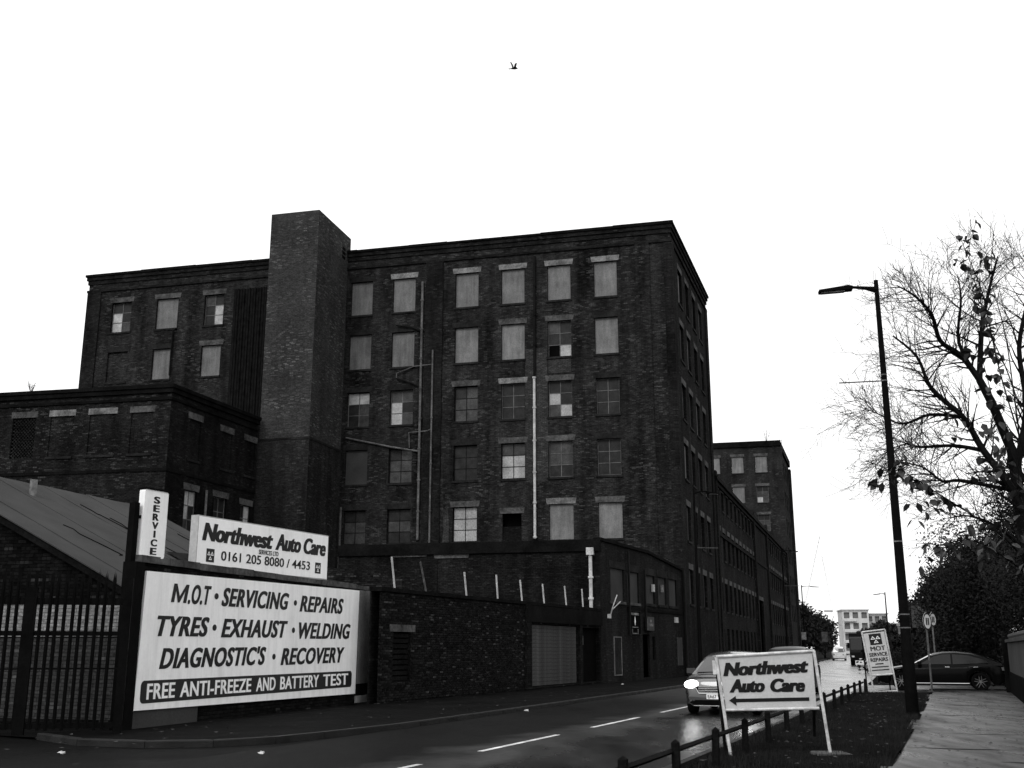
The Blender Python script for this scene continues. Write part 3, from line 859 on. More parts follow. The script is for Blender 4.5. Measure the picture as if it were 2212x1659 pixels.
pipe(ann, AS, [(3.62, 2.2), (3.62, 6.4)], .06, 'pipe_dark')
pipe(ann, AS, [(6.05, 2.5), (6.05, 5.6)], .06, 'pipe_dark')
pipe(ann, AS, [(12.9, 0.1), (12.9, 6)], .08, 'pipe_dark')
# small pale bits: alarm boxes, name plate
for (u0, u1, z0, z1, mt) in ((7.55, 7.85, 4.55, 4.95, 'pane_pale'), (9.1, 9.35, 4.6, 5.0, 'stone'), (11.25, 11.8, 3.0, 3.3, 'pane_pale')):
    q = MB(); q.fbox(AS, u0, u1, -.02, .08, z0, z1); q.build('wall_box', M[mt], ann)
q = MB(); q.fbox(AS, .9, 1.1, .0, .12, 3.0, 3.2); q.tube([AS.P(1.0, .1, 3.1), AS.P(.8, .35, 3.6), AS.P(.95, .5, 4.1)], .03, 5)
q.tube([AS.P(.9, .25, 3.4), AS.P(1.4, .5, 3.8)], .025, 5); q.build('wall_bracket', M['pipe_pale'], ann)

# boards and posters on the annexe (things fixed to the wall)
def flat_sign(name, label, cat, fr, u0, u1, z0, z1, w0, w1, mat, frame=None, ft=.05):
    t = thing(name, label, cat, tuple(fr.P(u0, w0, z0)))
    q = MB(); q.fbox(fr, u0 + (ft if frame else 0), u1 - (ft if frame else 0), w0, w1, z0 + (ft if frame else 0), z1 - (ft if frame else 0)); q.build('panel', M[mat], t)
    if frame:
        q = MB()
        q.fbox(fr, u0, u0 + ft, w0, w1 + .012, z0, z1); q.fbox(fr, u1 - ft, u1, w0, w1 + .012, z0, z1)
        q.fbox(fr, u0 + ft, u1 - ft, w0, w1 + .012, z0, z0 + ft); q.fbox(fr, u0 + ft, u1 - ft, w0, w1 + .012, z1 - ft, z1)
        q.build('frame', M[frame], t)
    return t
flat_sign('poster_frame', 'tall narrow pale framed dark poster low on the annexe wall', 'poster', AS, 1.64, 2.66, .3, 2.15, .0, .03, 'stone_dark', 'stone', .05)
t = flat_sign('banner', 'dark banner with a pale flame shape hung on the annexe wall', 'banner', AS, 3.75, 5.5, 2.25, 3.47, .0, .05, 'black', 'stone_dark', .05)
q = MB(); q.prism(AS, [(4.62, 2.7), (4.72, 2.95), (4.62, 3.2), (4.54, 2.95)], .05, .06); q.build('emblem', M['sign_white'], t)
q = MB(); q.fbox(AS, 4.2, 5.1, .05, .06, 2.62, 2.66); q.fbox(AS, 4.2, 4.25, .05, .06, 2.36, 2.55); q.fbox(AS, 5.0, 5.1, .05, .06, 2.36, 2.55); q.fbox(AS, 4.2, 5.1, .05, .06, 2.31, 2.35); q.fbox(AS, 4.1, 5.2, .05, .06, 3.24, 3.36)
q.build('print', M['stone'], t)
t = flat_sign('projecting_sign', 'small dark square sign jutting out above the annexe door', 'sign', AS, 6.1, 7.2, 2.5, 3.2, .05, .2, 'ink_soft', None)
q = MB(); q.fbox(AS, 6.1, 6.16, .2, .21, 2.52, 3.1); q.fbox(AS, 6.3, 7.0, .2, .21, 2.72, 2.86); q.fbox(AS, 6.55, 6.8, .2, .21, 2.92, 3.06); q.build('print', M['stone'], t)
flat_sign('poster_frame', 'dark poster in a pale frame at the far end of the annexe wall', 'poster', AS, 11.64, 12.5, .65, 2.19, .0, .03, 'ink', 'stone_mid', .06)

# ------------------------------------------------------------------ street wall with shutter
W0 = (-4.04, 33.49)
WF = Fr(W0, 23.776, 1)
swall = thing('street_wall', 'low dark brick street wall with bent pale stanchions along its top', 'wall', (W0[0], W0[1], 0))
WH = 3.3
wholes = [(.9, 2.0, .6, 2.1), (11.85, 17.35, .1, 2.55), (17.75, 20.3, .1, 2.5)]
q = MB(); facade(q, Fr(WF.P(0, -.012, 0), 23.776, 1), 0, 20.45, -.05, WH, wholes, .2)
q.fbox(Fr(WF.P(0, -.3, 0), 23.776, 1), 0, 20.45, -.05, 0, -.05, WH); q.build('mortar', M['brick_annexe'], swall)
mbk, nt, b, ln = newmat('wall brick piece')
oi = nt.nodes.new('ShaderNodeObjectInfo'); gi = nt.nodes.new('ShaderNodeNewGeometry')
rv = math_n(nt, 'FRACT', math_n(nt, 'ADD', oi.outputs['Random'], gi.outputs['Random Per Island']))
cr = ramp(nt, rv, [(0, .004), (.88, .013), (.95, .024), (1, .05)])
vec = coords(nt, 'Object'); fz = ramp(nt, noise(nt, vec, 9, 4), [(.3, .5), (.7, 1.4)])
ln(math_n(nt, 'MULTIPLY', cr, fz), b.inputs['Base Color']); b.inputs['Roughness'].default_value = .9; b.inputs['Specular IOR Level'].default_value = .02
M['wall_brick'] = mbk
bl, bh, bj = .225, .066, .011
def brick_mesh(l):
    q = MB(); c = .006
    fr0 = Fr((0, 0), 90, 1)
    P = fr0.P
    r0 = [(0, 0), (l, 0), (l, bh), (0, bh)]
    r1 = [(c, c), (l - c, c), (l - c, bh - c), (c, bh - c)]
    q.face([P(u, .006, z) for u, z in r1])
    for i in range(4):
        a, b_ = r0[i], r0[(i+1) % 4]; a1, b1 = r1[i], r1[(i+1) % 4]
        q.face([P(a[0], 0, a[1]), P(b_[0], 0, b_[1]), P(b1[0], .006, b1[1]), P(a1[0], .006, a1[1])])
        q.face([P(a[0], -.014, a[1]), P(b_[0], -.014, b_[1]), P(b_[0], 0, b_[1]), P(a[0], 0, a[1])])
    me = bpy.data.meshes.new('brick'); me.from_pydata(q.v, [], q.f); me.materials.append(M['wall_brick']); me.update()
    return me, q
bme, bq = brick_mesh(bl)
hme, hq = brick_mesh(.107)
rest = MB(); nb = 0
cand = []
row = 0; z = .02
while z < WH - .05:
    u = .004 if row % 2 == 0 else .004 - .118
    while u < 20.4:
        l = bl
        uu0 = u; u += bl + bj
        if uu0 < 0: continue
        if any(h[0] - l + .03 < uu0 < h[1] - .03 and h[2] - bh < z < h[3] + (.0) for h in wholes): continue
        if uu0 + l > 20.45: continue
        cand.append((uu0, z))
    z += bh + bj; row += 1
cand.sort(key=lambda c: c[0])
rz = WF.rotz()
for i, (u, z) in enumerate(cand):
    w = rnd.uniform(-.003, .004)
    if i < 300:
        p = WF.P(u, w, z) - Vector((W0[0], W0[1], 0))
        link('brick', bme, swall, p, (0, rnd.uniform(-.006, .006), rz))
    else:
        base = len(rest.v)
        for f in bq.f:
            pass
        M0 = Matrix.Translation(WF.P(u, w, z)) @ Matrix.Rotation(rz, 4, 'Z')
        i0 = len(rest.v)
        rest.v += [tuple(M0 @ Vector(v)) for v in bq.v]
        for f in bq.f:
            rest.f.append(tuple(i0 + k for k in f)); rest.uv.append([(0, 0)] * len(f)); rest.m.append(0)
rest.build('brickwork', M['wall_brick'], swall, merge=False, kind='stuff')
u = -.05
while u < 20.4:                                     # coping in lengths, a little uneven
    un = min(20.45, u + .9)
    q = MB(); dz = rnd.uniform(-.012, .012); q.fbox(WF, u + .004, un - .004, -.34, .07, WH + dz * .2, WH + .12 + dz); q.build('coping_stone', M['soot'], swall); u = un
q = MB(); q.fbox(WF, .62, 2.25, -.1, .02, 2.1, 2.32); q.build('lintel', M['stone_mid'], swall)
for k in range(9):
    q = MB(); q.prism(Fr(WF.P(0, -.1, 0), 23.776, 1), [(.93, .62 + k * .163), (1.97, .62 + k * .163), (1.97, .74 + k * .163), (.93, .74 + k * .163)], -.03, .03); q.build('louvre', M['soot'], swall)
q = MB(); q.fbox(WF, .9, 2.0, -.24, -.2, .6, 2.1); q.build('louvre_backing', M['black'], swall)
for (a, b2) in ((11.3, 11.8), (17.4, 17.72)):
    q = MB(); q.fbox(WF, a, b2, -.1, .09, .02, WH); q.build('pier', M['brick_annexe'], swall)
q = MB(); q.fbox(WF, 11.35, 20.45, -.05, .1, 2.62, WH - .02); q.build('fascia', M['soot'], swall)
sl = MB(); sl.fbox(Fr((0, 0), 90, 1), 0, 5.48, -.02, .02, 0, .142)
slm = bpy.data.meshes.new('shutter_slat'); slm.from_pydata(sl.v, [], sl.f); slm.materials.append(M['shutter']); slm.update()
for k in range(16):
    p = WF.P(11.86, -.12 + (k % 2) * .006, .12 + k * .151) - Vector((W0[0], W0[1], 0))
    link('shutter_slat', slm, swall, p, (0, 0, rz))
q = MB(); q.fbox(WF, 11.85, 17.35, -.2, -.15, .1, 2.55); q.build('shutter_backing', M['black'], swall)
q = MB(); q.fbox(WF, 17.75, 20.3, -.3, -.22, .05, 2.55); q.build('door', M['black'], swall)
q = MB(); q.fbox(WF, 18.3, 18.55, -.22, -.2, 1.75, 2.15); q.build('notice', M['stone'], swall)
for (u, lean, h) in ((1.1, -.25, 1.0), (3.2, -.45, .98), (6.25, -.2, .85), (8.95, -.15, .92), (11.3, -.2, .85), (13.65, -.18, .82), (16.25, -.2, .86), (18.4, -.14, .84)):
    q = MB(); a = WF.P(u, -.12, WH + .1); b2 = WF.P(u + lean, -.12, WH + .1 + h)
    q.tube([a, b2], .032, 4); q.build('stanchion', M['pipe_pale'] if u != 3.2 else M['pipe_mid'], swall)

# ------------------------------------------------------------------ broken wall left of the annexe
bw_t = thing('yard_wall', 'ragged brick yard wall between the billboard and the annexe', 'wall', (-8.6, 43.0, 0))
BW = Fr((-4.2, 41.6), FA, -1)
pts = [(0, 0), (5.0, 0), (5.0, 5.0), (4.1, 5.05), (4.0, 4.8), (3.2, 4.85), (3.1, 4.6), (2.2, 4.62), (2.1, 4.42), (1.0, 4.4), (.9, 4.2), (0, 4.15)]
q = MB(); q.prism(BW, pts, -.3, 0); q.build('brickwork', M['brick_wing'], bw_t)

# ------------------------------------------------------------------ garage behind the gate
P1 = (-8.35, 24.0)
GA = Fr(P1, -74, -1)
gar = thing('garage', 'low brick garage with pale felt pitched roof behind the gate', 'garage', (P1[0], P1[1], 0))
RW, RH, EH, GL = 6.5, 6.03, 2.83, 9.3
q = MB(); q.prism(GA, [(0, 0), (13, 0), (13, EH), (RW, RH), (0, EH)], -.25, 0); q.build('gable_wall', M['brick_garage'], gar)
q = MB(); q.prism(GA, [(0, 0), (13, 0), (13, EH), (RW, RH), (0, EH)], -GL, -GL + .25); q.build('gable_wall', M['brick_garage'], gar)
q = MB(); q.fbox(GA, 0.0, .25, -GL + .25, -.25, 0, EH - .1); q.build('side_wall', M['brick_garage'], gar)
ns = 10
for k in range(ns):
    w1 = .22 - (GL + .4) * k / ns; w0 = .22 - (GL + .4) * (k + 1) / ns - .06
    q = MB(); dz = .035 + .012 * (k % 2) + rnd.uniform(-.004, .004)
    sg = (RH - EH) / RW
    rowsA = []
    for j in range(9):
        u = -.3 + (RW + .3) * j / 8
        z = EH + sg * u + dz
        rowsA.append([GA.P(u, w0, z + rnd.uniform(-.012, .012)), GA.P(u, (w0 + w1) / 2, z + rnd.uniform(-.012, .012)), GA.P(u, w1, z + .008)])
    q.grid(rowsA)
    low = [[p - Vector((0, 0, .03)) for p in r] for r in rowsA]
    q.grid(low); q.grid([[r[-1] for r in rowsA], [r[-1] for r in low]]); q.grid([rowsA[0], low[0]])
    q.build('felt_strip', M['felt'], gar)
q = MB(); q.face([GA.P(RW, .2, RH), GA.P(13.3, .2, EH - .15), GA.P(13.3, -GL - .1, EH - .15), GA.P(RW, -GL - .1, RH)]); q.build('roof_slope', M['felt'], gar)
q = MB(); q.prism(GA, [(-.3, EH - .32), (RW, RH - .17), (RW, RH - .01), (-.3, EH - .16)], .0, .16); q.build('bargeboard', M['soot'], gar)
q = MB(); q.tube([GA.P(5.4, -3.0, 5.4), GA.P(5.4, -3.0, 5.95)], .1, 8); q.build('vent_pipe', M['stone'], gar, smooth=True)
q = MB(); q.fbox(GA, .2, 3.4, -.05, .012, 1.85, 2.55); q.build('painted_brickwork', M['brick_painted'], gar)
q = MB(); q.fbox(GA, .2, 3.4, -.05, .010, .1, 1.82); q.build('painted_brickwork', M['brick_painted_low'], gar)
for k in range(7):
    u0, w0 = rnd.uniform(1.0, 6.0), rnd.uniform(-8.5, -.8)
    q = MB(); pts_ = []
    sg = (RH - EH) / RW
    for j in range(7):
        u_ = u0 - j * rnd.uniform(.18, .4); w_ = w0 + rnd.uniform(-.12, .12) - j * .06
        if u_ < 0: break
        pts_.append(GA.P(u_, w_, EH + sg * u_ + .058))
    if len(pts_) > 2: q.tube(pts_, .012, 4); q.build('roof_crack', M['soot'], gar)
# broken skylight on the slope
sg = (RH - EH) / RW
q = MB()
for (u0, u1, w0, w1) in ((1.2, 2.5, -6.4, -4.9),):
    q.face([GA.P(u0, w1, EH + sg*u0 + .09), GA.P(u1, w1, EH + sg*u1 + .09), GA.P(u1, w0, EH + sg*u1 + .13), GA.P(u0, w0, EH + sg*u0 + .13)])
q.build('skylight', M['roof_dark'], gar)

shed = thing('lean_to', 'dark slate lean-to roof showing between the service sign and light box', 'shed', (-8.5, 35, 0))
GS = Fr(GA.P(0, -GL - .6, 0), -74, -1)
q = MB(); q.prism(GS, [(0.2, 0), (6, 0), (6, 5.0), (0.2, 3.3)], -3.4, 0); q.build('wall', M['brick_garage'], shed)
for k in range(6):
    a = -.1 + k * 1.02
    q = MB(); q.prism(GS, [(a, 3.36 + .293 * a - .04), (a + 1.1, 3.36 + .293 * (a + 1.1) - .04), (a + 1.1, 3.4 + .293 * (a + 1.1)), (a, 3.44 + .293 * a)], -3.5, .12); q.build('slate_course', M['roof_dark'], shed)

# ------------------------------------------------------------------ palisade gate
GO = (-7.62, 21.6)
GT = Fr(GO, -106, -1)
gate = thing('palisade_gate', 'black steel palisade gate with spiked pales in front of the garage', 'gate', (GO[0], GO[1], 0))
pale = MB()
f0 = Fr((0, 0), 90, 1)
poly = [(0, .1), (.07, .1), (.07, 2.9), (.052, 3.06), (.042, 2.95), (.035, 3.12), (.028, 2.95), (.018, 3.06), (0, 2.9)]
for side in (0,):
    pale.prism(f0, poly, -.003, .003); 
    pale.prism(f0, [(.03, .1), (.04, .1), (.04, 2.85), (.03, 2.85)], .003, .02)
pme = bpy.data.meshes.new('pale'); pme.from_pydata(pale.v, [], pale.f); pme.materials.append(M['steel_dark']); pme.update()
grz = GT.rotz() + math.pi
k = 0
u = .28
while u < 3.6:
    p = GT.P(u, .03, rnd.uniform(-.02, .02)) - Vector((GO[0], GO[1], 0))
    link('pale', pme, gate, p, (rnd.uniform(-.006, .006), rnd.uniform(-.006, .006), grz))
    u += .142
for z, h in ((2.42, .13), (1.83, .09), (1.2, .03), (.12, .1)):
    q = MB(); q.fbox(GT, -.1, 3.7, -.05, .02, z, z + h); q.build('rail', M['steel_dark'], gate)
for u in (-.12, 1.62, 3.6):
    q = MB(); q.fbox(GT, u, u + (.16 if u < 0 else .2), -.1, .06, 0, 2.95 if u < 0 else 2.75); q.build('post', M['steel_dark'], gate)

# ------------------------------------------------------------------ lettering
def text_mesh(s, shear=0.0, bold=0.0, spacing=1.0, dbl=0.0):
    cu = bpy.data.curves.new('txt', 'FONT')
    cu.body = s; cu.shear = shear; cu.offset = bold; cu.space_character = spacing; cu.size = 1; cu.resolution_u = 4
    o = bpy.data.objects.new('txt', cu); COL.objects.link(o)
    dg = bpy.context.evaluated_depsgraph_get(); dg.update()
    me = bpy.data.meshes.new_from_object(o.evaluated_get(dg))
    if dbl:
        v0 = [tuple(v.co) for v in me.vertices]; f0_ = [tuple(p.vertices) for p in me.polygons]; nv = len(v0)
        m2 = bpy.data.meshes.new('txt')
        vv, ff_ = list(v0), list(f0_)
        for j in (1, 2):
            vv += [(x + dbl * j / 2, y, j * .4) for x, y, z in v0]; ff_ += [tuple(i + nv * j for i in f) for f in f0_]
        m2.from_pydata(vv, [], ff_); m2.update(); me = m2
    bpy.data.objects.remove(o); bpy.data.curves.remove(cu)
    return me
CAP = None
def put_text(th, fr, s, u0, u1, zb, cap, mat, w=.006, shear=0.0, bold=.0, rise=0.0, name='lettering', spacing=1.0, dbl=0.0):
    """text stretched to u0..u1, capital height cap, base line at zb (rising by rise per metre)"""
    global CAP
    if CAP is None:
        me0 = text_mesh('H'); CAP = max(v.co.y for v in me0.vertices)
    me = text_mesh(s, shear, bold, spacing, dbl)
    xs = [v.co.x for v in me.vertices]
    x0, x1 = min(xs), max(xs)
    sx = (u1 - u0) / (x1 - x0); sz = cap / CAP
    o0 = parent_origin(th)
    rev = fr.side == -1
    for v in me.vertices:
        u = u0 + (v.co.x - x0) * sx
        v.co = fr.P(u, w + v.co.z * .004, zb + v.co.y * sz + rise * (u - u0)) - o0
    me.materials.clear(); me.materials.append(M[mat])
    # normals out
    if len(me.polygons) and me.polygons[0].normal.dot(fr.n) < 0: me.flip_normals()
    me.name = name
    return link(name, me, th)

def roundrect(u0, u1, z0, z1, r, n=6):
    out = []
    for cx, cz, a0 in ((u1 - r, z0 + r, -90), (u1 - r, z1 - r, 0), (u0 + r, z1 - r, 90), (u0 + r, z0 + r, 180)):
        for k in range(n + 1):
            a = R(a0 + 90 * k / n); out.append((cx + r * math.cos(a), cz + r * math.sin(a)))
    return out

def tri_logo(th, fr, u0, u1, z0, z1, w, back='ink_soft', fore='sign_white'):
    """dark tile with three outlined triangles, two above one"""
    q = MB(); q.prism(fr, [(u0, z0), (u1, z0), (u1, z1), (u0, z1)], w - .004, w); lo = q.build('logo_tile', M[back], th)
    cu, wd, hh_ = (u0 + u1) / 2, (u1 - u0), (z1 - z0)
    def tri(cx, zb, s, h):
        q = MB()
        a = [(cx - s, zb), (cx + s, zb), (cx, zb + h)]
        k = .5
        cz = zb + h / 3
        b_ = [(cx + (x - cx) * k, cz + (z - cz) * k) for x, z in a]
        for i in range(3):
            j = (i + 1) % 3
            q.face([fr.P(a[i][0], w + .003, a[i][1]), fr.P(a[j][0], w + .003, a[j][1]), fr.P(b_[j][0], w + .003, b_[j][1]), fr.P(b_[i][0], w + .003, b_[i][1])])
        q.build('logo_triangle', M[fore], lo)
    s = wd * .2; h = hh_ * .3
    tri(cu - s * 1.02, z0 + hh_ * .5, s, h); tri(cu + s * 1.02, z0 + hh_ * .5, s, h); tri(cu, z0 + hh_ * .16, s, h)

# ------------------------------------------------------------------ billboard
B0 = (-7.81, 22.77)
BF = Fr(B0, 16, 1)
bb = thing('billboard', 'huge white billboard of garage services on the low wall', 'billboard', (B0[0], B0[1], 0))
npan = 9
for k in range(npan):
    t0, t1 = k / npan, (k + 1) / npan
    lerp = lambda a, b, t: a + (b - a) * t
    b0 = (lerp(.2, 11.23, t0) + .002, lerp(.35, .27, t0)); b1 = (lerp(.2, 11.23, t1) - .002, lerp(.35, .27, t1))
    c1 = (lerp(.29, 11.31, t1) - .002, lerp(3.19, 3.32, t1)); c0 = (lerp(.29, 11.31, t0) + .002, lerp(3.19, 3.32, t0))
    q = MB(); q.prism(BF, [b0, b1, c1, c0], -.05, rnd.uniform(-.0015, .0015)); q.build('panel', M['sign_white'], bb)
rs = .012
def line(items, zb, cap, bold=.02):
    for s, a, b in items:
        if s == '.':
            q = MB(); q.prism(BF, [(a + b * math.cos(2*math.pi*k/14), zb + cap * .5 + b * .82 * math.sin(2*math.pi*k/14)) for k in range(14)], .003, .006); q.build('bullet', M['ink'], bb)
        else:
            put_text(bb, BF, s, a, b, zb - .02, cap * 1.1, 'ink', .006, .26, 0.004 if 'M' in s else bold, rs * .5, dbl=.06, spacing=1.09)
def letter_m(u0, u1, zb, cap, sh=.26):
    t_ = .125; q = MB(); f = lambda u, z: BF.P(u + sh * z * .82, .007, zb + z)
    w_ = u1 - u0 - sh * cap * .82
    a_, b_, c_, d_ = u0, u0 + t_, u0 + w_ - t_, u0 + w_; m_ = (a_ + d_) / 2
    q.face([f(a_, 0), f(b_, 0), f(b_, cap), f(a_, cap)]); q.face([f(c_, 0), f(d_, 0), f(d_, cap), f(c_, cap)])
    q.face([f(b_, cap), f(b_, cap * .62), f(m_ - .035, 0), f(m_ + .035, 0), f(m_, cap * .34)])
    q.face([f(c_, cap), f(m_, cap * .34), f(m_ + .035, 0), f(c_, cap * .62)])
    q.build('lettering', M['ink'], bb)
letter_m(1.24, 1.93, 2.58, .405)
line([('.O.T', 1.9, 2.86), ('.', 3.1, .09), ('SERVICING', 3.33, 6.72), ('.', 7.1, .09), ('REPAIRS', 7.36, 10.17)], 2.6, .37)
line([('TYRES', .79, 2.86), ('.', 3.1, .09), ('EXHAUST', 3.4, 6.72), ('.', 7.06, .09), ('WELDING', 7.36, 10.72)], 1.88, .37)
line([('DIAGNOSTIC\'S', .98, 5.62), ('.', 6.05, .09), ('RECOVERY', 6.42, 10.36)], 1.2, .37)
q = MB(); q.prism(BF, [(8.32 + .035 * math.cos(2*math.pi*k/8), 1.41 + .035 * math.sin(2*math.pi*k/8)) for k in range(8)], .003, .006); q.build('spot', M['ink'], bb)
q = MB(); q.prism(BF, roundrect(.39, 10.93, .48, .94, .11), .002, .006); q.build('dark_band', M['ink_soft'], bb)
for s_, a_, b_ in (('FREE', .6, 1.64), ('ANTI-FREEZE', 1.84, 4.95), ('AND', 5.2, 6.2), ('BATTERY', 6.45, 8.72), ('TEST', 8.98, 10.66)):
    put_text(bb, BF, s_, a_, b_, .56, .31, 'sign_white', .009, .0, .012, dbl=.04, spacing=1.05)
q = MB(); q.fbox(BF, -.13, .17, -.3, .02, -.05, 3.36); q.build('post', M['steel_dark'], bb)
q = MB(); q.fbox(BF, .17, 11.35, -.3, -.07, -.05, 3.34); q.build('backing_wall', M['brick_garage'], bb)
u = .1
while u < 12.0:
    q = MB(); un = min(12.1, u + rnd.uniform(1.0, 1.6)); q.fbox(BF, u, un - .01, -.4, -.02, 3.36 + rnd.uniform(-.012, .012), 3.5 + rnd.uniform(-.02, .02)); q.build('coping_stone', M['stone_mid'], bb); u = un
q = MB(); q.fbox(BF, 0.2, 2.7, -.068, -.054, -.02, .34); q.build('plinth_board', M['board_dim'], bb)
q = MB(); q.fbox(BF, 11.37, 12.55, -.3, -.03, .55, 3.34); q.build('render_panel', M['board'], bb)
q = MB(); q.fbox(BF, 11.37, 12.5, -.3, -.0, .0, .2); q.build('plinth_stone', M['board_pale'], bb)
q = MB(); q.fbox(BF, 11.37, 12.5, -.3, -.05, .2, .55); q.build('plinth_gap', M['soot'], bb)

# light box sign above
UF = Fr((-7.77, 26.69), 24.5, 1)
lb = thing('light_box_sign', 'white light box sign with phone number above the billboard', 'sign', (-7.77, 26.69, 3.5))
q = MB(); q.fbox(UF, .0, 5.7, -.24, -.012, 3.53, 4.82); q.build('case', M['sign_side'], lb)
q = MB(); q.fbox(UF, .03, 2.845, -.012, 0, 3.56, 4.79); q.build('face_panel', M['sign_box'], lb)
q = MB(); q.fbox(UF, 2.855, 5.67, -.012, 0.001, 3.56, 4.79); q.build('face_panel', M['sign_box'], lb)
for a, b, s in ((.16, 3.03, 'Northwest'), (3.14, 4.33, 'Auto'), (4.45, 5.56, 'Care')):
    put_text(lb, UF, s, a, b, 4.22, .42, 'ink', .006, .22, .02, dbl=.1)
put_text(lb, UF, 'SERVICES LTD', 2.44, 3.3, 4.04, .115, 'ink', .006, 0, .01, dbl=.03)
put_text(lb, UF, '0161 205 8080 / 4453', .92, 4.8, 3.765, .23, 'ink', .006, 0, .008, dbl=.02)
tri_logo(lb, UF, .36, .66, 3.69, 4.02, .006)
tri_logo(lb, UF, 5.06, 5.34, 3.69, 4.0, .006)
q = MB()
for u in (.6, 2.8, 5.0): q.fbox(UF, u, u + .08, -.2, -.05, 3.0, 3.53)
q.build('bracket', M['steel_dark'], lb)

# vertical service sign
VF = Fr((-7.88, 22.98), 26, 1)
sv_ = thing('service_sign', 'tall narrow white box sign reading SERVICE on a dark post', 'sign', (-7.98, 22.98, 0))
q = MB(); q.prism(VF, roundrect(0, .7, 3.48, 4.93, .05, 3), -.16, 0); q.build('case', M['sign_box'], sv_)
for k, ch in enumerate('SERVICE'):
    cw = .06 if ch == 'I' else .19
    put_text(sv_, VF, ch, .36 - cw / 2, .36 + cw / 2, 4.655 - k * .184, .14, 'ink', .004, 0, .02, dbl=.07)
q = MB(); q.fbox(VF, -.22, -.08, -.2, -.04, 0, 4.62); q.build('post', M['steel_dark'], sv_)
q = MB(); q.fbox(VF, -.08, .3, -.12, -.06, 3.3, 3.36); q.fbox(VF, -.08, .02, -.12, -.06, 4.3, 4.36); q.fbox(VF, .25, .31, -.12, -.06, 3.36, 3.48); q.build('bracket', M['steel_dark'], sv_)
q = MB(); q.fbox(VF, .0, .72, -.2, .02, 4.93, 4.97); q.build('cap', M['steel_dark'], sv_)

# ------------------------------------------------------------------ boards on legs
XF = Fr((0, 16.6), 90, 1)
ab = thing('direction_board', 'grubby white arrow sign board on splayed legs standing on the verge', 'sign', (3.9, 16.6, 0))
q = MB(); q.prism(XF, [(3.17, .735), (4.51, .755), (4.50, 1.53), (3.09, 1.455)], -.012, .0); q.build('panel', M['aboard'], ab)
for (a, b) in (((3.055, 1.475), (4.53, 1.56)), ((3.13, .71), (4.545, .735))):
    q = MB(); q.tube([XF.P(a[0], .01, a[1]), XF.P(b[0], .01, b[1])], .022, 8); q.build('frame_bar', M['steel_pale'], ab, smooth=True)
for (a, b) in (((3.05, 1.47), (3.2, .04)), ((4.52, 1.56), (4.66, .05))):
    q = MB(); q.tube([XF.P(a[0], .02, a[1]), XF.P(b[0], .06, b[1])], .024, 6); q.build('leg', M['steel_pale'], ab, smooth=True)
for (a, b) in (((3.06, 1.46), (3.24, .03)), ((4.53, 1.55), (4.60, .3))):
    q = MB(); q.tube([XF.P(a[0], -.06, a[1]), XF.P(b[0], -.55, b[1])], .024, 6); q.build('rear_leg', M['timber'], ab, smooth=True)
q = MB(); q.prism(XF, roundrect(4.42, 4.92, .05, .12, .03, 2), -.2, .28); q.build('weight', M['concrete'], ab)
q = MB(); q.prism(XF, [(3.0, 1.22), (3.05, 1.22), (3.04, 1.42), (2.99, 1.42)], .0, .03); q.build('hinge', M['steel_pale'], ab)
sl = .045
put_text(ab, XF, 'Northwest', 3.15, 4.43, 1.2, .178, 'ink', .006, .22, .026, sl, dbl=.1)
put_text(ab, XF, 'Auto', 3.23, 3.76, .965, .175, 'ink', .006, .22, .026, .02, dbl=.1)
put_text(ab, XF, 'Care', 3.84, 4.36, .975, .175, 'ink', .006, .22, .026, .01, dbl=.1)
q = MB(); q.prism(XF, [(3.22, .845), (3.33, .79 - .02), (3.325, .82), (4.41, .842), (4.41, .892), (3.325, .87), (3.32, .91)], .002, .006); q.build('arrow', M['ink'], ab)

YF = Fr((0, 39.5), 90, 1)
mo = thing('mot_board', 'leaning narrow A-board advertising MOT service and repairs on the verge tip', 'sign', (13.2, 39.5, 0))
TL, TR, BL, BR = Vector((12.53, 2.16)), Vector((13.36, 2.25)), Vector((12.80, .07)), Vector((13.63, .11))
def bil(a, b):   # a across, b up
    p = BL.lerp(BR, a).lerp(TL.lerp(TR, a), b); return (p.x, p.y)
q = MB(); q.prism(YF, [bil(.05, .29), bil(.95, .29), bil(.95, .97), bil(.05, .97)], -.01, 0); q.build('panel', M['aboard'], mo)
for a, b in (((0, 0), (0, 1)), ((1, 0), (1, 1)), ((0, 1), (1, 1)), ((0, 0.01), (1, .01)), ((0, .28), (1, .28))):
    p0, p1 = bil(*a), bil(*b)
    q = MB(); q.tube([YF.P(p0[0], 0, p0[1]), YF.P(p1[0], 0, p1[1])], .03, 6); q.build('frame_bar', M['steel_pale'], mo)
class Sk:    # sheared frame inside the leaning board
    side = 1
    n = YF.n
    def P(s, u, w, z):
        a, b = bil(u, z); return YF.P(a, w, b)
sk = Sk()
tri_logo(mo, sk, .26, .78, .77, .95, .008)
put_text(mo, sk, 'MOT', .22, .86, .675, .07, 'ink', .008, 0, .0, dbl=.06)
put_text(mo, sk, 'SERVICE', .12, .9, .585, .055, 'ink', .008, 0, .03)
put_text(mo, sk, 'REPAIRS', .13, .88, .5, .055, 'ink', .008, 0, .03)
for k, (a, b) in enumerate(((.3, .65), (.12, .85), (.1, .85))):
    q = MB(); z = .45 - k * .05
    q.face([sk.P(a, .008, z), sk.P(b, .008, z), sk.P(b, .008, z + .018), sk.P(a, .008, z + .018)]); q.build('small_print', M['stone_mid'], mo)
for a in (0, 1):
    p0 = bil(a, .98); p1 = bil(a, .02)
    q = MB(); q.tube([YF.P(p0[0], -.05, p0[1]), YF.P(p1[0], -.7, .05)], .025, 5); q.build('rear_leg', M['steel_dark'], mo)

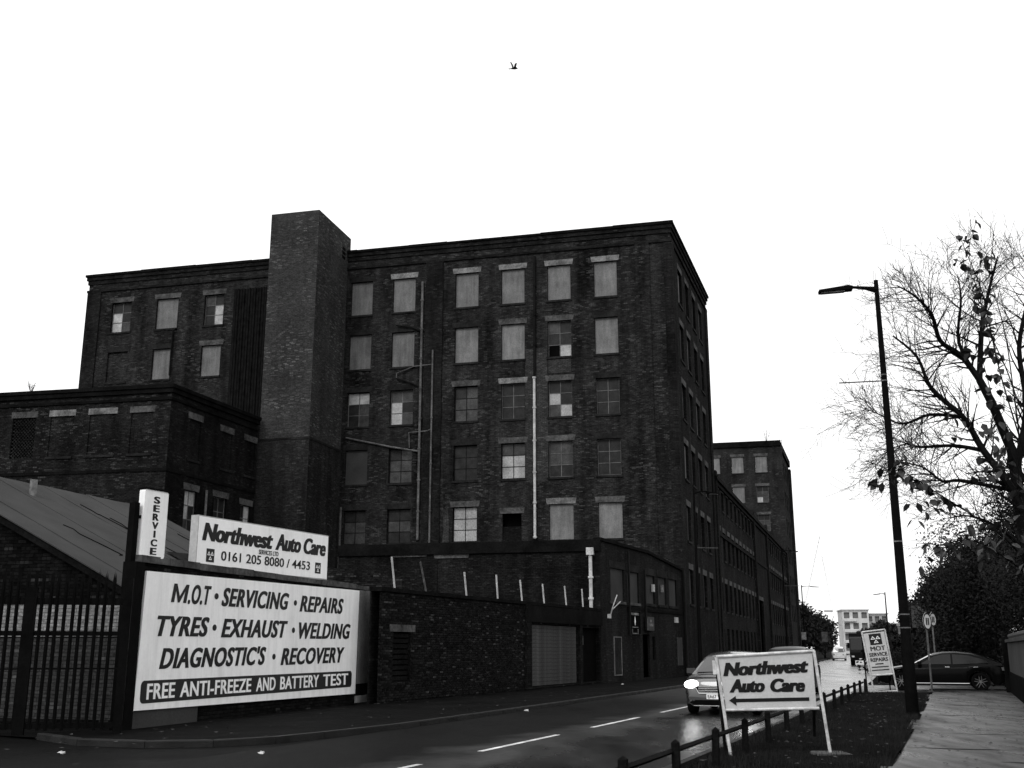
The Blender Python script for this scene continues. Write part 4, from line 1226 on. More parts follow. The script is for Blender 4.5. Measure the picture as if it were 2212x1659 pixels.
# ------------------------------------------------------------------ lamp columns
def lamp(loc, h, label, az, r0=.15, r1=.065, rod=None, group='street lamps', bands=(), rod2=None, arm_len=.65, head_len=.78):
    t = thing('street_lamp', label, 'street lamp', loc, group)
    o = Vector(loc)
    q = MB(); q.tube([o + Vector((0, 0, z)) for z in (-.05, 1.5, 1.62, h)], [r0 * 1.12, r0 * 1.08, r0 * .95, r1], 12); q.build('column', M['steel_dark'], t, smooth=True)
    d = D(az)
    q = MB(); q.tube([o + Vector((0, 0, h - .26)), o + d * .3 + Vector((0, 0, h - .19)), o + d * arm_len + Vector((0, 0, h - .15))], [.085, .045, .03], 6); q.build('arm', M['steel_dark'], t, smooth=True)
    fr = Fr(o, az, 1)
    q = MB()
    a0, a1 = arm_len - .05, arm_len + head_len
    prof = [(a0, h - .185), (a1, h - .235), (a1 + .01, h - .17), (a0 + .1, h - .075), (a0, h - .1)]
    q.prism(fr, prof, -.12, .12); hd = q.build('head', M['steel_dark'], t)
    q = MB(); q.prism(fr, [(a0 + .2, h - .215), (a1 - .05, h - .24), (a1 - .05, h - .247), (a0 + .2, h - .222)], -.09, .09); q.build('diffuser', M['pane_pale'], hd)
    for z in bands:
        rr = r0 + (r1 - r0) * z / h
        q = MB(); q.tube([o + Vector((0, 0, z - .014)), o + Vector((0, 0, z + .014))], rr * 1.05, 12); q.build('band', M['stone' if z > 3 else 'pipe_mid'], t, smooth=True)
    for z, l in (rod or ()):
        q = MB(); q.tube([o + Vector((0, 0, z)), o + d * l + Vector((0, 0, z - .02))], .018, 5); q.build('bracket_rod', M['pipe_mid'], t)
    return t
lamp((9.32, 26.1, .05), 10.7, 'tall black street lamp column rising beside the footpath on the right', -82, .132, .055, rod=[(8.05, 1.1)], bands=(8.05, 8.2, 4.05, 2.33, 2.02))
lamp((10.2, 60.0, .1), 10.2, 'black street lamp against the corner of the tall mill', 95, .11, .06, rod=[(6.9, 1.2)], arm_len=.7, head_len=.7)
lamp(tuple(road(s_of_y(96), -4.2, .1)), 10.2, 'street lamp before the low mill range', 100, .11, .06, rod=[(6.9, 1.4)])
lamp((41.1, 155, .1), 10.2, 'thin street lamp in front of the far trees on the left', 100, .12, .07, arm_len=1.2, head_len=1.2)
lamp(tuple(road(s_of_y(140), 4.6, .1)), 8.4, 'thin distant lamp column right of the road', -80, .12, .07)

# ------------------------------------------------------------------ knee rail fence on the verge
fence = thing('knee_rail_fence', 'low dark timber knee rail fence along the edge of the verge', 'fence', tuple(road(s_of_y(12), 4.1, 0)))
sF = s_of_y(10.6)
posts = []
pm_ = MB(); pm_.box(-.055, .055, -.055, .055, -.1, .50); 
pm2 = MB()
a = .055
top = .53
pm2.v = []; 
a = .042
pv = MB(); pv.box(-a, a, -a, a, -.1, .5)
pv.face([(-a, -a, .5), (a, -a, .5), (0, 0, .535)]); pv.face([(a, -a, .5), (a, a, .5), (0, 0, .535)]); pv.face([(a, a, .5), (-a, a, .5), (0, 0, .535)]); pv.face([(-a, a, .5), (-a, -a, .5), (0, 0, .535)])
pme2 = bpy.data.meshes.new('post'); pme2.from_pydata(pv.v, [], pv.f); pme2.materials.append(M['timber']); pme2.update()
fo = parent_origin(fence)
for k in range(16):
    s = sF + k * 2.12
    p = road(s, 4.12, .05); posts.append((s, p))
    d = road_dir(s)
    link('post', pme2, fence, p - fo, (rnd.uniform(-.03, .03), rnd.uniform(-.03, .03), math.atan2(d.y, d.x)))
for k in range(15):
    a, b = posts[k][1] + Vector((0, 0, .40)), posts[k+1][1] + Vector((0, 0, .40))
    d = (b - a).normalized(); nn = Vector((d.y, -d.x, 0))
    q = MB(); q.tube([a - nn * .05, b - nn * .05], .033, 4); q.build('rail', M['timber'], fence)

# ------------------------------------------------------------------ right boundary wall
sW = s_of_y(15)
rw = thing('boundary_wall', 'pale rendered boundary wall with knobbed coping at the right edge', 'wall', tuple(road(sW, 8.8, 0)))
a = road(s_of_y(8), 8.85); b = road(s_of_y(43.2), 8.85)
azw = math.degrees(math.atan2(b.x - a.x, b.y - a.y)); lw = (b - a).length
RF = Fr(a, azw, -1)
q = MB(); q.fbox(RF, 0, lw, -.3, 0, -.1, .78); q.build('plinth', M['soot'], rw)
u = 0
while u < lw - .1:
    un = min(lw, u + 2.4); q = MB(); q.fbox(RF, u + .01, un - .01, -.28, -.05, .78, 1.8); q.build('render_panel', M['concrete'], rw); u = un
q = MB(); q.fbox(RF, 0, lw, -.32, .02, 1.8, 1.9); q.build('coping', M['concrete'], rw)
q = MB(); q.fbox(RF, lw, lw + .5, -.45, .12, -.1, 2.0); q.build('pier', M['soot'], rw)
kn = MB()
for i in range(1): kn.tube([(0, 0, 0), (0, 0, .04), (0, 0, .1), (0, 0, .16), (0, 0, .19)], [.05, .04, .085, .07, .02], 8)
kme = bpy.data.meshes.new('knob'); kme.from_pydata(kn.v, [], kn.f); kme.materials.append(M['concrete']); kme.update()
u = .3
while u < lw:
    link('knob', kme, rw, RF.P(u, -.15, 1.9) - parent_origin(rw)); u += .75

# ------------------------------------------------------------------ round signs on posts
def round_sign(label, p, h, r, az, group=None):
    t = thing('round_sign', label, 'road sign', p, group)
    o = Vector(p)
    q = MB(); q.tube([o, o + Vector((0, 0, h + r))], .038, 8); q.build('pole', M['pipe_mid'], t, smooth=True)
    fr = Fr(o, az, 1)
    c = h
    circ = lambda rr: [(rr * math.cos(2 * math.pi * k / 24), c + rr * math.sin(2 * math.pi * k / 24)) for k in range(24)]
    q = MB(); q.prism(fr, circ(r), .045, .055); q.build('disc', M['aboard'], t)
    q = MB(); a_, b_ = circ(r), circ(r * .8)
    for k in range(24):
        j = (k + 1) % 24
        q.face([fr.P(a_[k][0], .058, a_[k][1]), fr.P(a_[j][0], .058, a_[j][1]), fr.P(b_[j][0], .058, b_[j][1]), fr.P(b_[k][0], .058, b_[k][1])])
    q.build('rim', M['stone_dark'], t)
    q = MB(); q.fbox(fr, -r * .35, -r * .05, .056, .059, c - r * .4, c + r * .4); q.fbox(fr, r * .08, r * .4, .056, .059, c - r * .4, c + r * .4); q.build('figures', M['ink'], t)
    return t
round_sign('round speed sign on a pale pole in front of the black car', (15.2, 40.4, .03), 2.55, .32, 48)
round_sign('round speed sign on a pole behind the black car', (18.9, 49.5, .03), 2.85, .32, 48)
# distant posts and plates
def plate(label, p, h, w, hh, cat='road sign', mat='aboard'):
    t = thing('plate_sign', label, cat, p); o = Vector(p); fr = Fr(o, 100, 1)
    q = MB(); q.tube([o, o + Vector((0, 0, h))], .05, 6); q.build('pole', M['steel_dark'], t)
    q = MB(); q.fbox(fr, -w / 2, w / 2, .05, .09, h - hh, h); q.build('panel', M[mat], t)
plate('small pale stop flag on a post past the far mill block', tuple(road(s_of_y(120), -4.4, .1)), 3.3, .5, .8, mat='stone')
plate('pale plate on a post among the traffic ahead', tuple(road(s_of_y(165), -4.2, .1)), 4.0, .9, 1.5, mat='stone_mid')
plate('pale plate on a thin post right of the leaning A-board', tuple(road(s_of_y(96), 5.4, .1)), 3.4, .6, .8, mat='stone')
plate('wide direction sign far off right of the road', tuple(road(s_of_y(74), 6.6, .1)), 4.3, 1.6, 1.4, mat='stone_mid')

# ------------------------------------------------------------------ vehicles
def interp(pts, x):
    for (a, b), (c, d) in zip(pts, pts[1:]):
        if a <= x <= c: return b + (d - b) * (x - a) / (c - a) if c > a else b
    return pts[0][1] if x < pts[0][0] else pts[-1][1]
def ellipsoid(mb, c, r, n=8, m=10):
    rows = []
    for i in range(n + 1):
        t = math.pi * i / n
        rows.append([(c[0] + r[0] * math.sin(t) * math.cos(2*math.pi*k/m), c[1] + r[1] * math.sin(t) * math.sin(2*math.pi*k/m), c[2] + r[2] * math.cos(t)) for k in range(m)])
    mb.grid(rows, close=True)
def car(name, label, loc, az, L, W_, top, cabin, belt, wheels, wr, paint, side_glass, lights='headlamp', plate=None, ygl=.9, roof_w=.72, group=None, fz=(.52, .72), rear_white=False, tail_z=.85):
    t = thing(name, label, 'car' if name != 'taxi' else 'taxi', (0, 0, 0), group)
    hw = W_ / 2; x0 = L / 2 * .6
    xs = set([-L/2 + L * k / 44 for k in range(45)])
    for xw in wheels:
        for k in range(-8, 9): xs.add(xw + (wr + .07) * math.sin(k / 8 * math.pi / 2))
    xs = sorted(x for x in xs if -L/2 <= x <= L/2)
    rows = []
    for x in xs:
        zt = interp(top, x); zb = .22 + .12 * max(0, (abs(x) - L/2 + .5) / .5) ** 2
        for xw in wheels:
            dd = abs(x - xw)
            if dd <= wr + .07: zb = max(zb, wr + math.sqrt(max(0, (wr + .07) ** 2 - dd ** 2)))
        zb = min(zb, zt - .08)
        h = zt - zb
        e = max(0, (abs(x) - x0) / (L/2 - x0))
        w = hw * (1 - .2 * e ** 3)
        half = [(0, zb), (.8, zb), (.955, zb + .01), (.985, zb + h * .25), (1.0, zb + h * .5), (.985, zb + h * .78), (.94, zb + h * .94), (.86, zt), (.45, zt + .025), (0, zt + .03)]
        ring = [(x, w * y, z) for y, z in half] + [(x, -w * y, z) for y, z in reversed(half[1:-1])]
        rows.append(ring)
    q = MB(); q.grid(rows, close=True); q.face(rows[0]); q.face(list(reversed(rows[-1])))
    body = q.build('body', M[paint], t, smooth=True)
    zr = max(z for x, z in cabin)
    yb = hw * ygl
    yw = lambda z: yb * (1 - (1 - roof_w) * (z - belt) / (zr - belt))
    rows = []
    for x, z in cabin:
        y = yw(z); dz = .035 if z > belt + .1 else 0
        rows.append([(x, -yb, belt - .03), (x, -y, z - dz), (x, -y * .86, z), (x, -y * .45, z + .02), (x, 0, z + .03), (x, y * .45, z + .02), (x, y * .86, z), (x, y, z - dz), (x, yb, belt - .03)])
    q = MB(); q.grid(rows); q.face(rows[0]); q.face(rows[-1]); q.build('cabin', M[paint], t, smooth=True)
    for sgn in (-1, 1):
        for poly in side_glass:
            q = MB(); q.face([(x, sgn * (yw(z) + .012), z) for x, z in poly]); q.build('side_window', M['car_glass'], t)
    def screen(a, b, nm):
        (xa, za), (xb, zb) = a, b
        n = Vector((zb - za, 0, xa - xb)); n = Vector((-(zb - za), 0, (xb - xa))); n.normalize()
        if n.z < 0: n = -n
        p = [Vector((xa, -yw(za) * .9, za)), Vector((xa, yw(za) * .9, za)), Vector((xb, yw(zb) * .88, zb - .01)), Vector((xb, -yw(zb) * .88, zb - .01))]
        q = MB(); mid0 = Vector((xa, 0, za)) + n * .045; mid1 = Vector((xb, 0, zb)) + n * .045
        pp = [v + n * .022 for v in p]
        q.face([pp[0], mid0, mid1, pp[3]]); q.face([mid0, pp[1], pp[2], mid1]); q.build(nm, M['windscreen'], t)
    lerp2 = lambda a, b, k: (a[0] + (b[0] - a[0]) * k, a[1] + (b[1] - a[1]) * k)
    screen(lerp2(cabin[0], cabin[1], .08), lerp2(cabin[0], cabin[1], .93), 'windscreen')
    screen(lerp2(cabin[-1], cabin[-2], .12), lerp2(cabin[-1], cabin[-2], .9), 'rear_window')
    for xw in wheels:
        for sgn in (-1, 1):
            q = MB(); y = sgn * (hw - .12)
            prof = [(-.1, wr * .72), (-.1, wr * .95), (-.06, wr), (.06, wr), (.1, wr * .95), (.1, wr * .7)]
            q.grid([[(xw + r * math.cos(2*math.pi*k/22), y + w, wr + r * math.sin(2*math.pi*k/22)) for k in range(22)] for w, r in prof], close=True)
            ty = q.build('tyre', M['tyre'], t, smooth=True)
            q = MB(); yy = y + sgn * .085
            q.tube([(xw, y - sgn * .05, wr), (xw, y + sgn * .03, wr)], wr * .7, 18)
            q.build('wheel_dish', M['trim'], t)
            q = MB()
            for k in range(5):
                a_ = 2 * math.pi * k / 5 + .3
                c_, s_ = math.cos(a_), math.sin(a_)
                for dd in (-.03, .03):
                    q.tube([(xw - s_ * dd, yy, wr + c_ * dd), (xw + c_ * wr * .68 - s_ * dd * 1.6, yy - sgn * .02, wr + s_ * wr * .68 + c_ * dd * 1.6)], .014, 4)
            q.tube([(xw, yy - sgn * .03, wr), (xw, yy + sgn * .01, wr)], .06, 8)
            q.build('rim', M['rim'], t)
    xf = L / 2
    for sgn in (-1, 1):
        q = MB(); ellipsoid(q, (xf - .14, sgn * hw * .72, fz[1] - .0), (.14, .2, .11)); q.build('headlight', M[lights], t, smooth=True)
        q = MB(); q.box(-xf - .012, -xf + .2, sgn * hw * .55, sgn * hw * .84, tail_z - .1, tail_z + .02); q.build('tail_light', M['tail'], t)
        q = MB(); q.box(cabin[0][0] - .36, cabin[0][0] - .22, sgn * hw * .86, sgn * (hw + .1), belt + .0, belt + .13); q.build('mirror', M[paint], t)
    hg = hw * .62
    q = MB(); q.face([(xf + .012, -hg, fz[1] - .03), (xf + .012, hg, fz[1] - .03), (xf + .014, hg * .78, fz[0]), (xf + .014, -hg * .78, fz[0])]); gr = q.build('grille', M['black'], t)
    q = MB()
    for k in range(4):
        z = fz[0] + .03 + k * .04; q.tube([(xf + .02, -hg * .84, z), (xf + .02, hg * .84, z)], .006, 4)
    q.build('grille_bar', M['chrome'], gr)
    q = MB(); q.tube([(xf + .0, -hg * 1.02, fz[1] - .02), (xf + .02, -hg * .82, fz[0] - .005), (xf + .02, hg * .82, fz[0] - .005), (xf + .0, hg * 1.02, fz[1] - .02)], .016, 5); q.build('grille_trim', M['chrome'], t)
    q = MB(); q.face([(xf + .006, -hw * .7, .24), (xf + .006, hw * .7, .24), (xf + .008, hw * .62, .36), (xf + .008, -hw * .62, .36)]); q.build('lower_intake', M['black'], t)
    q = MB(); q.tube([(xf - .16, -hw * .84, .3), (xf + .0, -hw * .66, .23), (xf + .0, hw * .66, .23), (xf - .16, hw * .84, .3)], .014, 5); q.build('bumper_trim', M['chrome'], t)
    if plate:
        q = MB(); q.box(xf + .01, xf + .03, -.28, .28, .385, .5); pl = q.build('number_plate', M['plate'], t)
        fr = Fr((xf + .032, -.26), 0, 1)
        put_text(t, Fr((xf + .034, 0), 0, 1), plate, -.25, .25, .405, .075, 'ink', 0, 0, .02)
    q = MB(); q.box(-xf - .02, -xf, -.26, .26, tail_z - .25, tail_z - .14); q.build('number_plate', M['plate'], t)
    t.location = loc
    t.rotation_euler = (0, 0, math.atan2(D(az).y, D(az).x))
    return t

def lane(y, off):
    s = s_of_y(y); p = road(s, off, 0); d = road_dir(s); return p, math.degrees(math.atan2(d.x, d.y))
HT = [(-2.15, .9), (-2.0, 1.0), (-.5, .98), (.9, .97), (1.3, .93), (1.8, .86), (2.04, .78), (2.12, .68), (2.15, .5)]
HC = [(1.2, .95), (.42, 1.4), (.1, 1.47), (-.5, 1.5), (-1.2, 1.47), (-1.65, 1.38), (-2.05, 1.0)]
HG = [[(.95, 1.0), (.36, 1.36), (-.3, 1.4), (-.3, 1.0)], [(-.38, 1.0), (-.38, 1.4), (-1.2, 1.38), (-1.5, 1.05)]]
p, az = lane(30.0, 1.62)
car('hatchback', 'silver car with lit headlight driving towards the arrow sign', p, az + 180, 4.3, 1.84, HT, HC, .97, (-1.28, 1.32), .32, 'car_silver', HG, 'headlamp_on', 'EA67 WNH')
p, az = lane(41.0, 1.45)
VT = [(-2.2, .95), (-2.05, 1.05), (-.5, 1.05), (.9, 1.04), (1.3, 1.0), (1.85, .94), (2.08, .85), (2.17, .72), (2.2, .5)]
VC = [(1.2, 1.02), (.55, 1.5), (.2, 1.6), (-.6, 1.64), (-1.4, 1.6), (-1.9, 1.5), (-2.15, 1.05)]
VG = [[(.95, 1.08), (.5, 1.45), (-.3, 1.52), (-.3, 1.08)], [(-.38, 1.08), (-.38, 1.52), (-1.4, 1.5), (-1.7, 1.15)]]
car('estate_car', 'dark car following behind the arrow sign board', p, az + 180, 4.4, 1.88, VT, VC, 1.04, (-1.3, 1.35), .34, 'car_dark', VG, 'headlamp')
BT = [(-2.3, .8), (-2.22, .98), (-1.2, .98), (0, .95), (.9, .93), (1.4, .88), (1.95, .78), (2.2, .66), (2.27, .5)]
BC = [(1.0, .92), (.2, 1.34), (-.15, 1.41), (-.6, 1.43), (-1.15, 1.38), (-1.65, 1.24), (-2.2, .99)]
BG = [[(.72, .97), (.18, 1.26), (-.1, 1.33), (-.42, 1.345), (-.42, .97)], [(-.48, .97), (-.48, 1.345), (-1.05, 1.3), (-1.65, 1.12), (-1.75, 1.02)]]
ft = car('fastback_car', 'black fastback car nosing out of the side entrance across the footpath', (16.65, 43.3, .03), -70, 4.54, 1.86, BT, BC, .95, (-1.4, 1.42), .335, 'car_black', BG, 'headlamp_on', None, fz=(.45, .66))
for sgn in (-1, 1):
    q = MB(); q.tube([(-1.0, sgn * .915, .27), (1.0, sgn * .915, .27)], .014, 5); q.build('sill_trim', M['chrome'], ft)
    for x in (-.35, -1.35):
        q = MB(); q.box(x, x + .16, sgn * .93, sgn * .95, .86, .89); q.build('door_handle', M['chrome'], ft)
p, az = lane(148, -1.75)
TT = [(-2.2, .8), (-2.1, .98), (-1, 1.0), (.9, 1.0), (1.2, .98), (1.9, .92), (2.15, .8), (2.2, .5)]
TC = [(1.0, 1.0), (.5, 1.6), (.2, 1.74), (-.8, 1.78), (-1.6, 1.74), (-2.0, 1.6), (-2.15, 1.0)]
TG = [[(.8, 1.06), (.45, 1.55), (-.3, 1.62), (-.3, 1.06)], [(-.38, 1.06), (-.38, 1.62), (-1.5, 1.6), (-1.7, 1.1)]]
car('taxi', 'white taxi driving away seen from behind', p, az, 4.5, 1.78, TT, TC, 1.0, (-1.4, 1.4), .34, 'car_white', TG, 'headlamp', tail_z=.8)
p, az = lane(176, 1.7)
car('hatchback', 'distant dark car coming behind the lorry', p, az + 180, 4.3, 1.84, HT, HC, .97, (-1.28, 1.32), .32, 'car_dark', HG, 'headlamp_on')

# lorry
p, az = lane(109, 1.8)
lo = thing('lorry', 'black box lorry coming towards us behind the A-board', 'lorry', (0, 0, 0))
q = MB(); q.box(-4.5, 1.1, -1.15, 1.15, .7, 3.0); q.build('box_body', M['car_dark'], lo)
q = MB()
prof = [(1.15, .5), (2.55, .45), (2.6, 1.2), (2.45, 1.4), (2.2, 2.5), (1.9, 2.65), (1.15, 2.7)]
n_ = len(prof)
q.face([(x, -1.08, z) for x, z in prof]); q.face([(x, 1.08, z) for x, z in reversed(prof)])
for i in range(n_):
    a_, b_ = prof[i], prof[(i + 1) % n_]
    q.face([(a_[0], -1.08, a_[1]), (b_[0], -1.08, b_[1]), (b_[0], 1.08, b_[1]), (a_[0], 1.08, a_[1])])
q.build('cab', M['car_dark'], lo)
q = MB(); q.face([(2.46, -.98, 1.45), (2.46, .98, 1.45), (2.225, .95, 2.45), (2.225, -.95, 2.45)]); q.build('windscreen', M['car_glass'], lo)
for sgn in (-1, 1):
    q = MB(); q.face([(2.2, sgn * 1.09, 1.45), (1.3, sgn * 1.09, 1.45), (1.3, sgn * 1.09, 2.3), (2.05, sgn * 1.09, 2.3)]); q.build('side_window', M['car_glass'], lo)
    q = MB(); q.box(2.56, 2.63, sgn * .7, sgn * .95, .75, .9); q.build('headlight', M['headlamp'], lo)
    q = MB(); q.box(2.2, 2.35, sgn * 1.12, sgn * 1.3, 1.6, 2.1); q.build('mirror', M['trim'], lo)
    for x in (-3, 1.75):
        q = MB(); q.tube([(x, sgn * .8, .45), (x, sgn * 1.1, .45)], .45, 16); q.build('wheel', M['tyre'], lo)
q = MB(); q.box(2.56, 2.62, -1.0, 1.0, .5, .7); q.build('bumper', M['trim'], lo)
q = MB(); q.box(2.62, 2.64, -.27, .27, .55, .66); q.build('number_plate', M['plate'], lo)
lo.location = p; lo.rotation_euler = (0, 0, math.atan2(D(az + 180).y, D(az + 180).x))

# ------------------------------------------------------------------ bare tree on the right
tr = random.Random(21)
def rand_unit(r): 
    v = Vector((r.gauss(0, 1), r.gauss(0, 1), r.gauss(0, 1))); return v.normalized()
def grow(mb, p, d, length, rad, level, r, droop=.0, nsub=5):
    n = max(3, int(length / .3))
    pts = [p.copy()]; rs = [rad]
    dd = d.copy()
    for k in range(n):
        dd = (dd + rand_unit(r) * .17 + Vector((0, 0, droop))).normalized()
        pts.append(pts[-1] + dd * (length / n)); rs.append(max(.0055, rad * (1 - .8 * (k + 1) / n)))
    mb.tube(pts, rs, 5 if rad > .03 else (4 if rad > .012 else 3), cap=False)
    if level <= 0: return
    for k in range(nsub):
        t = r.uniform(.2, 1.0); i = min(int(t * n), n - 1)
        base = pts[i].lerp(pts[i+1], t * n - i if t < 1 else 1)
        dirn = (pts[i+1] - pts[i]).normalized()
        side = rand_unit(r); side = (side - dirn * side.dot(dirn)).normalized()
        nd = (dirn * r.uniform(.5, 1.0) + side * r.uniform(.45, .95) + Vector((0, 0, .12))).normalized()
        grow(mb, base, nd, length * r.uniform(.38, .66), max(.0048, rs[i] * r.uniform(.45, .65)), level - 1, r, droop, max(2, nsub - 1))
bt = thing('bare_tree', 'big bare winter tree with spreading twigs behind the boundary wall', 'tree', (15.6, 32.0, 0))
def wob(pts, amp=.5):
    out = []
    dy = 0
    for x, y, z in pts:
        out.append(Vector((x, y + dy, z))); dy += tr.uniform(-amp, amp)
    return out
trunk = MB()
tB = [(15.75, 32, -.1), (15.5, 32.0, 1.86), (15.3, 32.0, 3.73), (15.17, 32.0, 5.65), (15.1, 32.0, 7.4), (14.64, 32.0, 8.91), (14.35, 32.0, 9.6)]
trunk.tube(tB, [.3, .25, .21, .18, .15, .13, .11], 9, cap=False)
trunk.build('trunk', M['bark'], bt, smooth=True)
limbs = MB(); twigs = MB()
LIMB = [
 ([(15.18, 32.0, 5.42), (14.93, 32.0, 6.09), (14.18, 32.0, 7.41), (13.73, 32.0, 8.43), (12.86, 32.0, 9.28), (12.41, 32.0, 10.27), (11.81, 32.0, 11.0)], .14),
 ([(14.35, 32.0, 9.6), (13.88, 32.0, 10.36), (13.19, 32.0, 10.79), (12.88, 32.0, 11.53), (12.3, 32.0, 12.0), (11.8, 32.0, 12.4)], .11),
 ([(14.35, 32.0, 9.6), (14.64, 32.0, 11.07), (14.96, 32.0, 12.0), (15.4, 32.0, 13.2), (15.7, 32.0, 13.9)], .1),
 ([(14.35, 32.0, 9.6), (13.96, 32.0, 10.87), (14.07, 32.0, 12.2), (14.01, 32.0, 13.0)], .08),
 ([(15.15, 32.0, 6.77), (15.61, 32.0, 8.66), (15.71, 32.0, 10.61), (16.3, 32.0, 12.4), (16.4, 32.0, 13.4)], .13),
 ([(14.93, 32.0, 6.2), (13.39, 32.0, 6.46), (12.77, 32.0, 6.4), (12.33, 32.0, 6.89), (11.6, 32.0, 7.08)], .07),
 ([(14.18, 32.0, 7.41), (13.38, 32.0, 7.56), (12.38, 32.0, 7.52), (11.9, 32.0, 7.58), (11.3, 32.0, 7.4)], .07),
 ([(13.73, 32.0, 8.43), (12.9, 32.3, 8.6), (12.2, 32.6, 8.4), (11.6, 33.0, 8.8), (11.2, 33.2, 9.0)], .06),
 ([(15.1, 32, 7.0), (16.5, 32.5, 8.5), (17.5, 33, 10.3), (18.2, 33.5, 12)], .12),
 ([(15.3, 32, 4.2), (14.3, 31.6, 4.9), (13.3, 31.2, 5.3), (12.4, 31, 5.2)], .07),
]
for pts, r0 in LIMB:
    P = wob(pts, .35)
    n = len(P)
    # smooth resample
    Q = []
    for i in range(n - 1):
        p0 = P[max(i-1, 0)]; p1 = P[i]; p2 = P[i+1]; p3 = P[min(i+2, n-1)]
        for k in range(4):
            t = k / 4; m1 = (p2 - p0) * .5; m2 = (p3 - p1) * .5
            Q.append(p1*(2*t**3-3*t*t+1) + m1*(t**3-2*t*t+t) + p2*(-2*t**3+3*t*t) + m2*(t**3-t*t))
    Q.append(P[-1])
    rs = [r0 * (1 - .82 * i / (len(Q) - 1)) for i in range(len(Q))]
    limbs.tube(Q, rs, 6, cap=False)
    for i in range(2, len(Q) - 1):
        dirn = (Q[i+1] - Q[i]).normalized()
        for _ in range(2 if i < len(Q) * .4 else 3):
            side = rand_unit(tr); side.y *= .8; side = (side - dirn * side.dot(dirn)).normalized()
            nd = (dirn * tr.uniform(.3, 1.0) + side * tr.uniform(.5, 1.0) + Vector((-.1, 0, .03))).normalized()
            grow(twigs, Q[i], nd, tr.uniform(.7, 1.75), max(.012, rs[i] * tr.uniform(.3, .46)), 2, tr, tr.uniform(-.01, .035), 4)
limbs.build('limbs', M['bark'], bt, smooth=True)
twigs.build('twigs', M['bark'], bt, kind='stuff')

# ------------------------------------------------------------------ near leafy tree, only its shoots reach into view
M['leaf'] = plain('dark autumn leaf', .03, .55, .25, .5, 6, 40, rand=.5)
lt = thing('leafy_tree', 'nearby young tree whose leafy shoots hang in from the right edge', 'tree', (7.75, 13.3, 0))
q = MB(); q.tube([(7.75, 13.3, -.1), (7.7, 13.3, 1.2), (7.55, 13.3, 2.6), (7.5, 13.2, 4.5), (7.3, 13.1, 6.5)], [.09, .08, .065, .045, .02], 8, cap=False); q.build('trunk', M['bark'], lt, smooth=True)
SH = [
 [(7.6, 13.3, 1.9), (6.4, 13.0, 2.37), (5.92, 13.0, 2.9), (5.38, 13.0, 3.29), (5.14, 13.0, 3.45), (4.93, 13.0, 3.6), (4.71, 13.0, 3.73), (4.59, 13.0, 3.7)],
 [(7.55, 13.3, 2.4), (6.47, 13.0, 2.95), (6.28, 13.0, 3.95), (6.09, 13.0, 4.99), (5.99, 13.0, 5.96), (5.84, 13.0, 6.52), (5.76, 13.0, 6.8)],
 [(7.5, 13.2, 2.9), (6.52, 13.4, 3.45), (6.44, 13.4, 4.47), (6.41, 13.4, 5.53), (6.29, 13.4, 6.35), (6.28, 13.4, 6.68)],
 [(7.6, 13.3, 2.1), (6.44, 12.7, 2.71), (6.13, 12.7, 3.45), (5.9, 12.7, 4.16), (5.81, 12.7, 4.68), (5.75, 12.7, 5.1)],
 [(7.65, 13.3, 1.7), (6.38, 13.0, 2.23), (6.03, 13.0, 2.56), (5.57, 13.0, 2.85), (5.17, 13.0, 2.81), (5.11, 13.0, 2.76)],
 [(7.6, 13.3, 2.3), (6.5, 13.2, 3.2), (6.2, 13.2, 3.7), (6.04, 13.2, 4.06), (5.81, 13.2, 4.26)],
 [(7.5, 13.2, 3.4), (6.7, 13.5, 4.3), (6.45, 13.6, 5.2), (6.3, 13.7, 5.8), (6.2, 13.7, 6.1)],
 [(7.6, 13.3, 1.8), (6.6, 12.6, 2.6), (6.1, 12.5, 3.0), (5.7, 12.4, 3.15)],
]
def leaf_mesh(k):
    l = [.135, .115, .15][k]; w = [.045, .042, .04][k]; b = [.012, .02, .008][k]
    v = [(0, 0, 0), (l * .35, w, b), (l * .7, w * .75, b * .6), (l, 0, -.012), (l * .7, -w * .75, b * .6), (l * .35, -w, b), (l * .35, 0, -.004), (l * .7, 0, -.006)]
    f = [(0, 6, 1), (1, 6, 7, 2), (2, 7, 3), (0, 5, 6), (5, 4, 7, 6), (4, 3, 7)]
    me = bpy.data.meshes.new('leaf'); me.from_pydata(v, [], f); me.materials.append(M['leaf']); me.update(); return me
LM = [leaf_mesh(k) for k in range(3)]
sm = MB(); spots = []
for pts in SH:
    P = [Vector(a) for a in pts]; n = len(P); Q = []
    for i in range(n - 1):
        p0 = P[max(i-1, 0)]; p1 = P[i]; p2 = P[i+1]; p3 = P[min(i+2, n-1)]
        for k in range(6):
            t = k / 6; m1 = (p2 - p0) * .5; m2 = (p3 - p1) * .5
            Q.append(p1*(2*t**3-3*t*t+1) + m1*(t**3-2*t*t+t) + p2*(-2*t**3+3*t*t) + m2*(t**3-t*t))
    Q.append(P[-1])
    sm.tube(Q, [.014 * (1 - .8 * i / len(Q)) for i in range(len(Q))], 5, cap=False)
    for i in range(8, len(Q) - 1):
        spots.append((Q[i], (Q[i+1] - Q[i]).normalized()))
        if tr.random() < .45:        # side twig
            side = rand_unit(tr); e = Q[i] + ((Q[i+1] - Q[i]).normalized() * .5 + side * .6).normalized() * tr.uniform(.15, .5)
            m_ = Q[i].lerp(e, .5) + Vector((0, 0, .02))
            sm.tube([Q[i], m_, e], [.005, .004, .002], 3, cap=False)
            for k in range(4): spots.append((Q[i].lerp(e, .4 + .2 * k), (e - Q[i]).normalized()))
sm.build('shoots', M['bark'], lt)
tr.shuffle(spots)
lo_ = Vector((7.75, 13.3, 0))
spots = [q_ for q_ in spots if q_[0].x / q_[0].y < .475]
